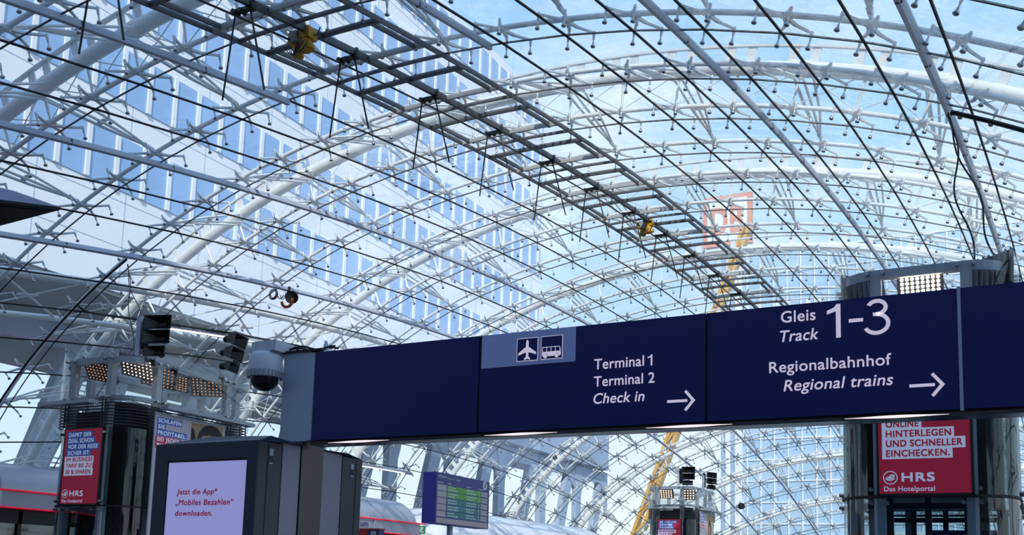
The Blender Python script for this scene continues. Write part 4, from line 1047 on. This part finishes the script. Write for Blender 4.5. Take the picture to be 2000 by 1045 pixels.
while y < 132:
    w = 11.0
    # upright column with flared foot, then two slanted legs in a V beside it
    b.prism([(y-1.5, -2.3), (y+1.5, -2.3), (y+.8, 1.5), (y+.75, 13.0), (y+1.4, 15.2), (y-1.4, 15.2), (y-.75, 13.0), (y-.8, 1.5)], fx, -.7, 0)
    b.prism([(y+2.1, -2.3), (y+3.9, -2.3), (y+w-1.0, 15.2), (y+w-3.0, 15.2)], fx, -.9, -.2)
    b.prism([(y+.6, 10.0), (y+1.4, 12.4), (y+3.0, 13.6), (y+w-3.4, 13.6), (y+w-1.0, 12.0), (y+w-.6, 9.0), (y+w-.6, 15.2), (y+.6, 15.2)], fx, -.6, -.1)
    y += w
b.build('exoskeleton_legs', 'legs', t)
MB().box((XF-20, YB, 15.4+EYE), (XF-8.0, 130, 21+EYE)).build('low_wing', 'legs', t)
# office bridge behind the camera: it shades the near end of the vault
t = thing('office_bridge', 'office bridge spanning the hall behind the viewer', 'building', (0, -21, 0))
MB().box((-69, -31, 11+EYE), (60, -14, 37.6+EYE)).build('wall', 'facade', t)
b = MB()
for z in (14, 19.2, 24.4, 29.6): b.box((-60, -14.02, z+EYE), (58, -13.95, z+3.1+EYE))
b.build('window_band', 'facadewin', t)
tag(MB().box((-34, -12.5, 0), (26, -12, 12)).build('wall_back', 'hall'), kind='structure')

# glass office tower far right
YT = 120.0
t = thing('glass_tower', 'glass office tower with white grid facade beyond the far end of the vault', 'building', (-8, YT+12, 0))
MB().box((-32.0, YT, -1), (22, YT+24, 41+EYE)).build('curtain_wall', 'towerglass', t)
b = MB()
for x in np.arange(-30.6, 22, 1.65): b.box((x-.07, YT-.16, 0), (x+.07, YT, 41+EYE))
for z in np.arange(2.0, 42, 2.6): b.box((-32, YT-.14, z-.07+EYE), (22, YT, z+.07+EYE))
b.build('white_grid', 'purewhite', t)
MB().box((-32.6, YT-.4, 0), (-31.2, YT+.6, 41.3+EYE)).build('corner_pillar', 'purewhite', t)

# rooftop sign on a mast
t = thing('rooftop_sign', 'large square railway logo sign seen faintly through the roof glass', 'sign', (-27.6, 100, 0)); fq = face_front(100)
MB().box((-30.3, 100, 35.6+EYE), (-25.0, 100.5, 41.2+EYE)).build('sign_body', 'signred', t)
MB().prism(rect(-29.8, 36.1, -25.5, 40.7), fq, 0, .03).build('white_field', 'purewhite', t)
b = MB(); put_text(b, 'DB', fq, -29.4, -25.9, 36.9, 3.0, .06, bold=.03); b.build('logo_lettering', 'signred', t)
b = MB(); b.box((-28.3, 100.1, -1), (-27.9, 100.4, 35.6+EYE)); b.box((-27.3, 100.1, -1), (-26.9, 100.4, 35.6+EYE)); b.build('mast', 'legs', t)
# crane boom
t = thing('construction_crane', 'slanted yellow crane boom outside beyond the vault', 'crane', (-31.5, 80, 0))
p, q = np.array((-31.5, 80, 1.0)), np.array((-20.4, 80, 31.5)); d = (q-p)/np.linalg.norm(q-p); s = np.array((d[2], 0, -d[0]))
b = MB(); b.bar(p - s*.38, q - s*.24, .26, .9, (0, 1, 0)); b.bar(p + s*.38, q + s*.24, .26, .9, (0, 1, 0))
b.build('boom_chord', 'crane', t)
b = MB()
for k in range(15):
    a0 = p + (q-p)*k/15; a1 = p + (q-p)*(k+1)/15; wv = .38 - .14*k/15; b.bar(a0 - s*wv, a1 + s*wv, .18, .5, (0, 1, 0)); b.bar(a0 + s*wv, a0 - s*wv, .14, .5, (0, 1, 0))
b.build('boom_lacing', 'crane', t)
MB().box((-33.2, 78.8, -0.5), (-29.8, 81.4, 2.6)).build('crane_base', 'crane', t)
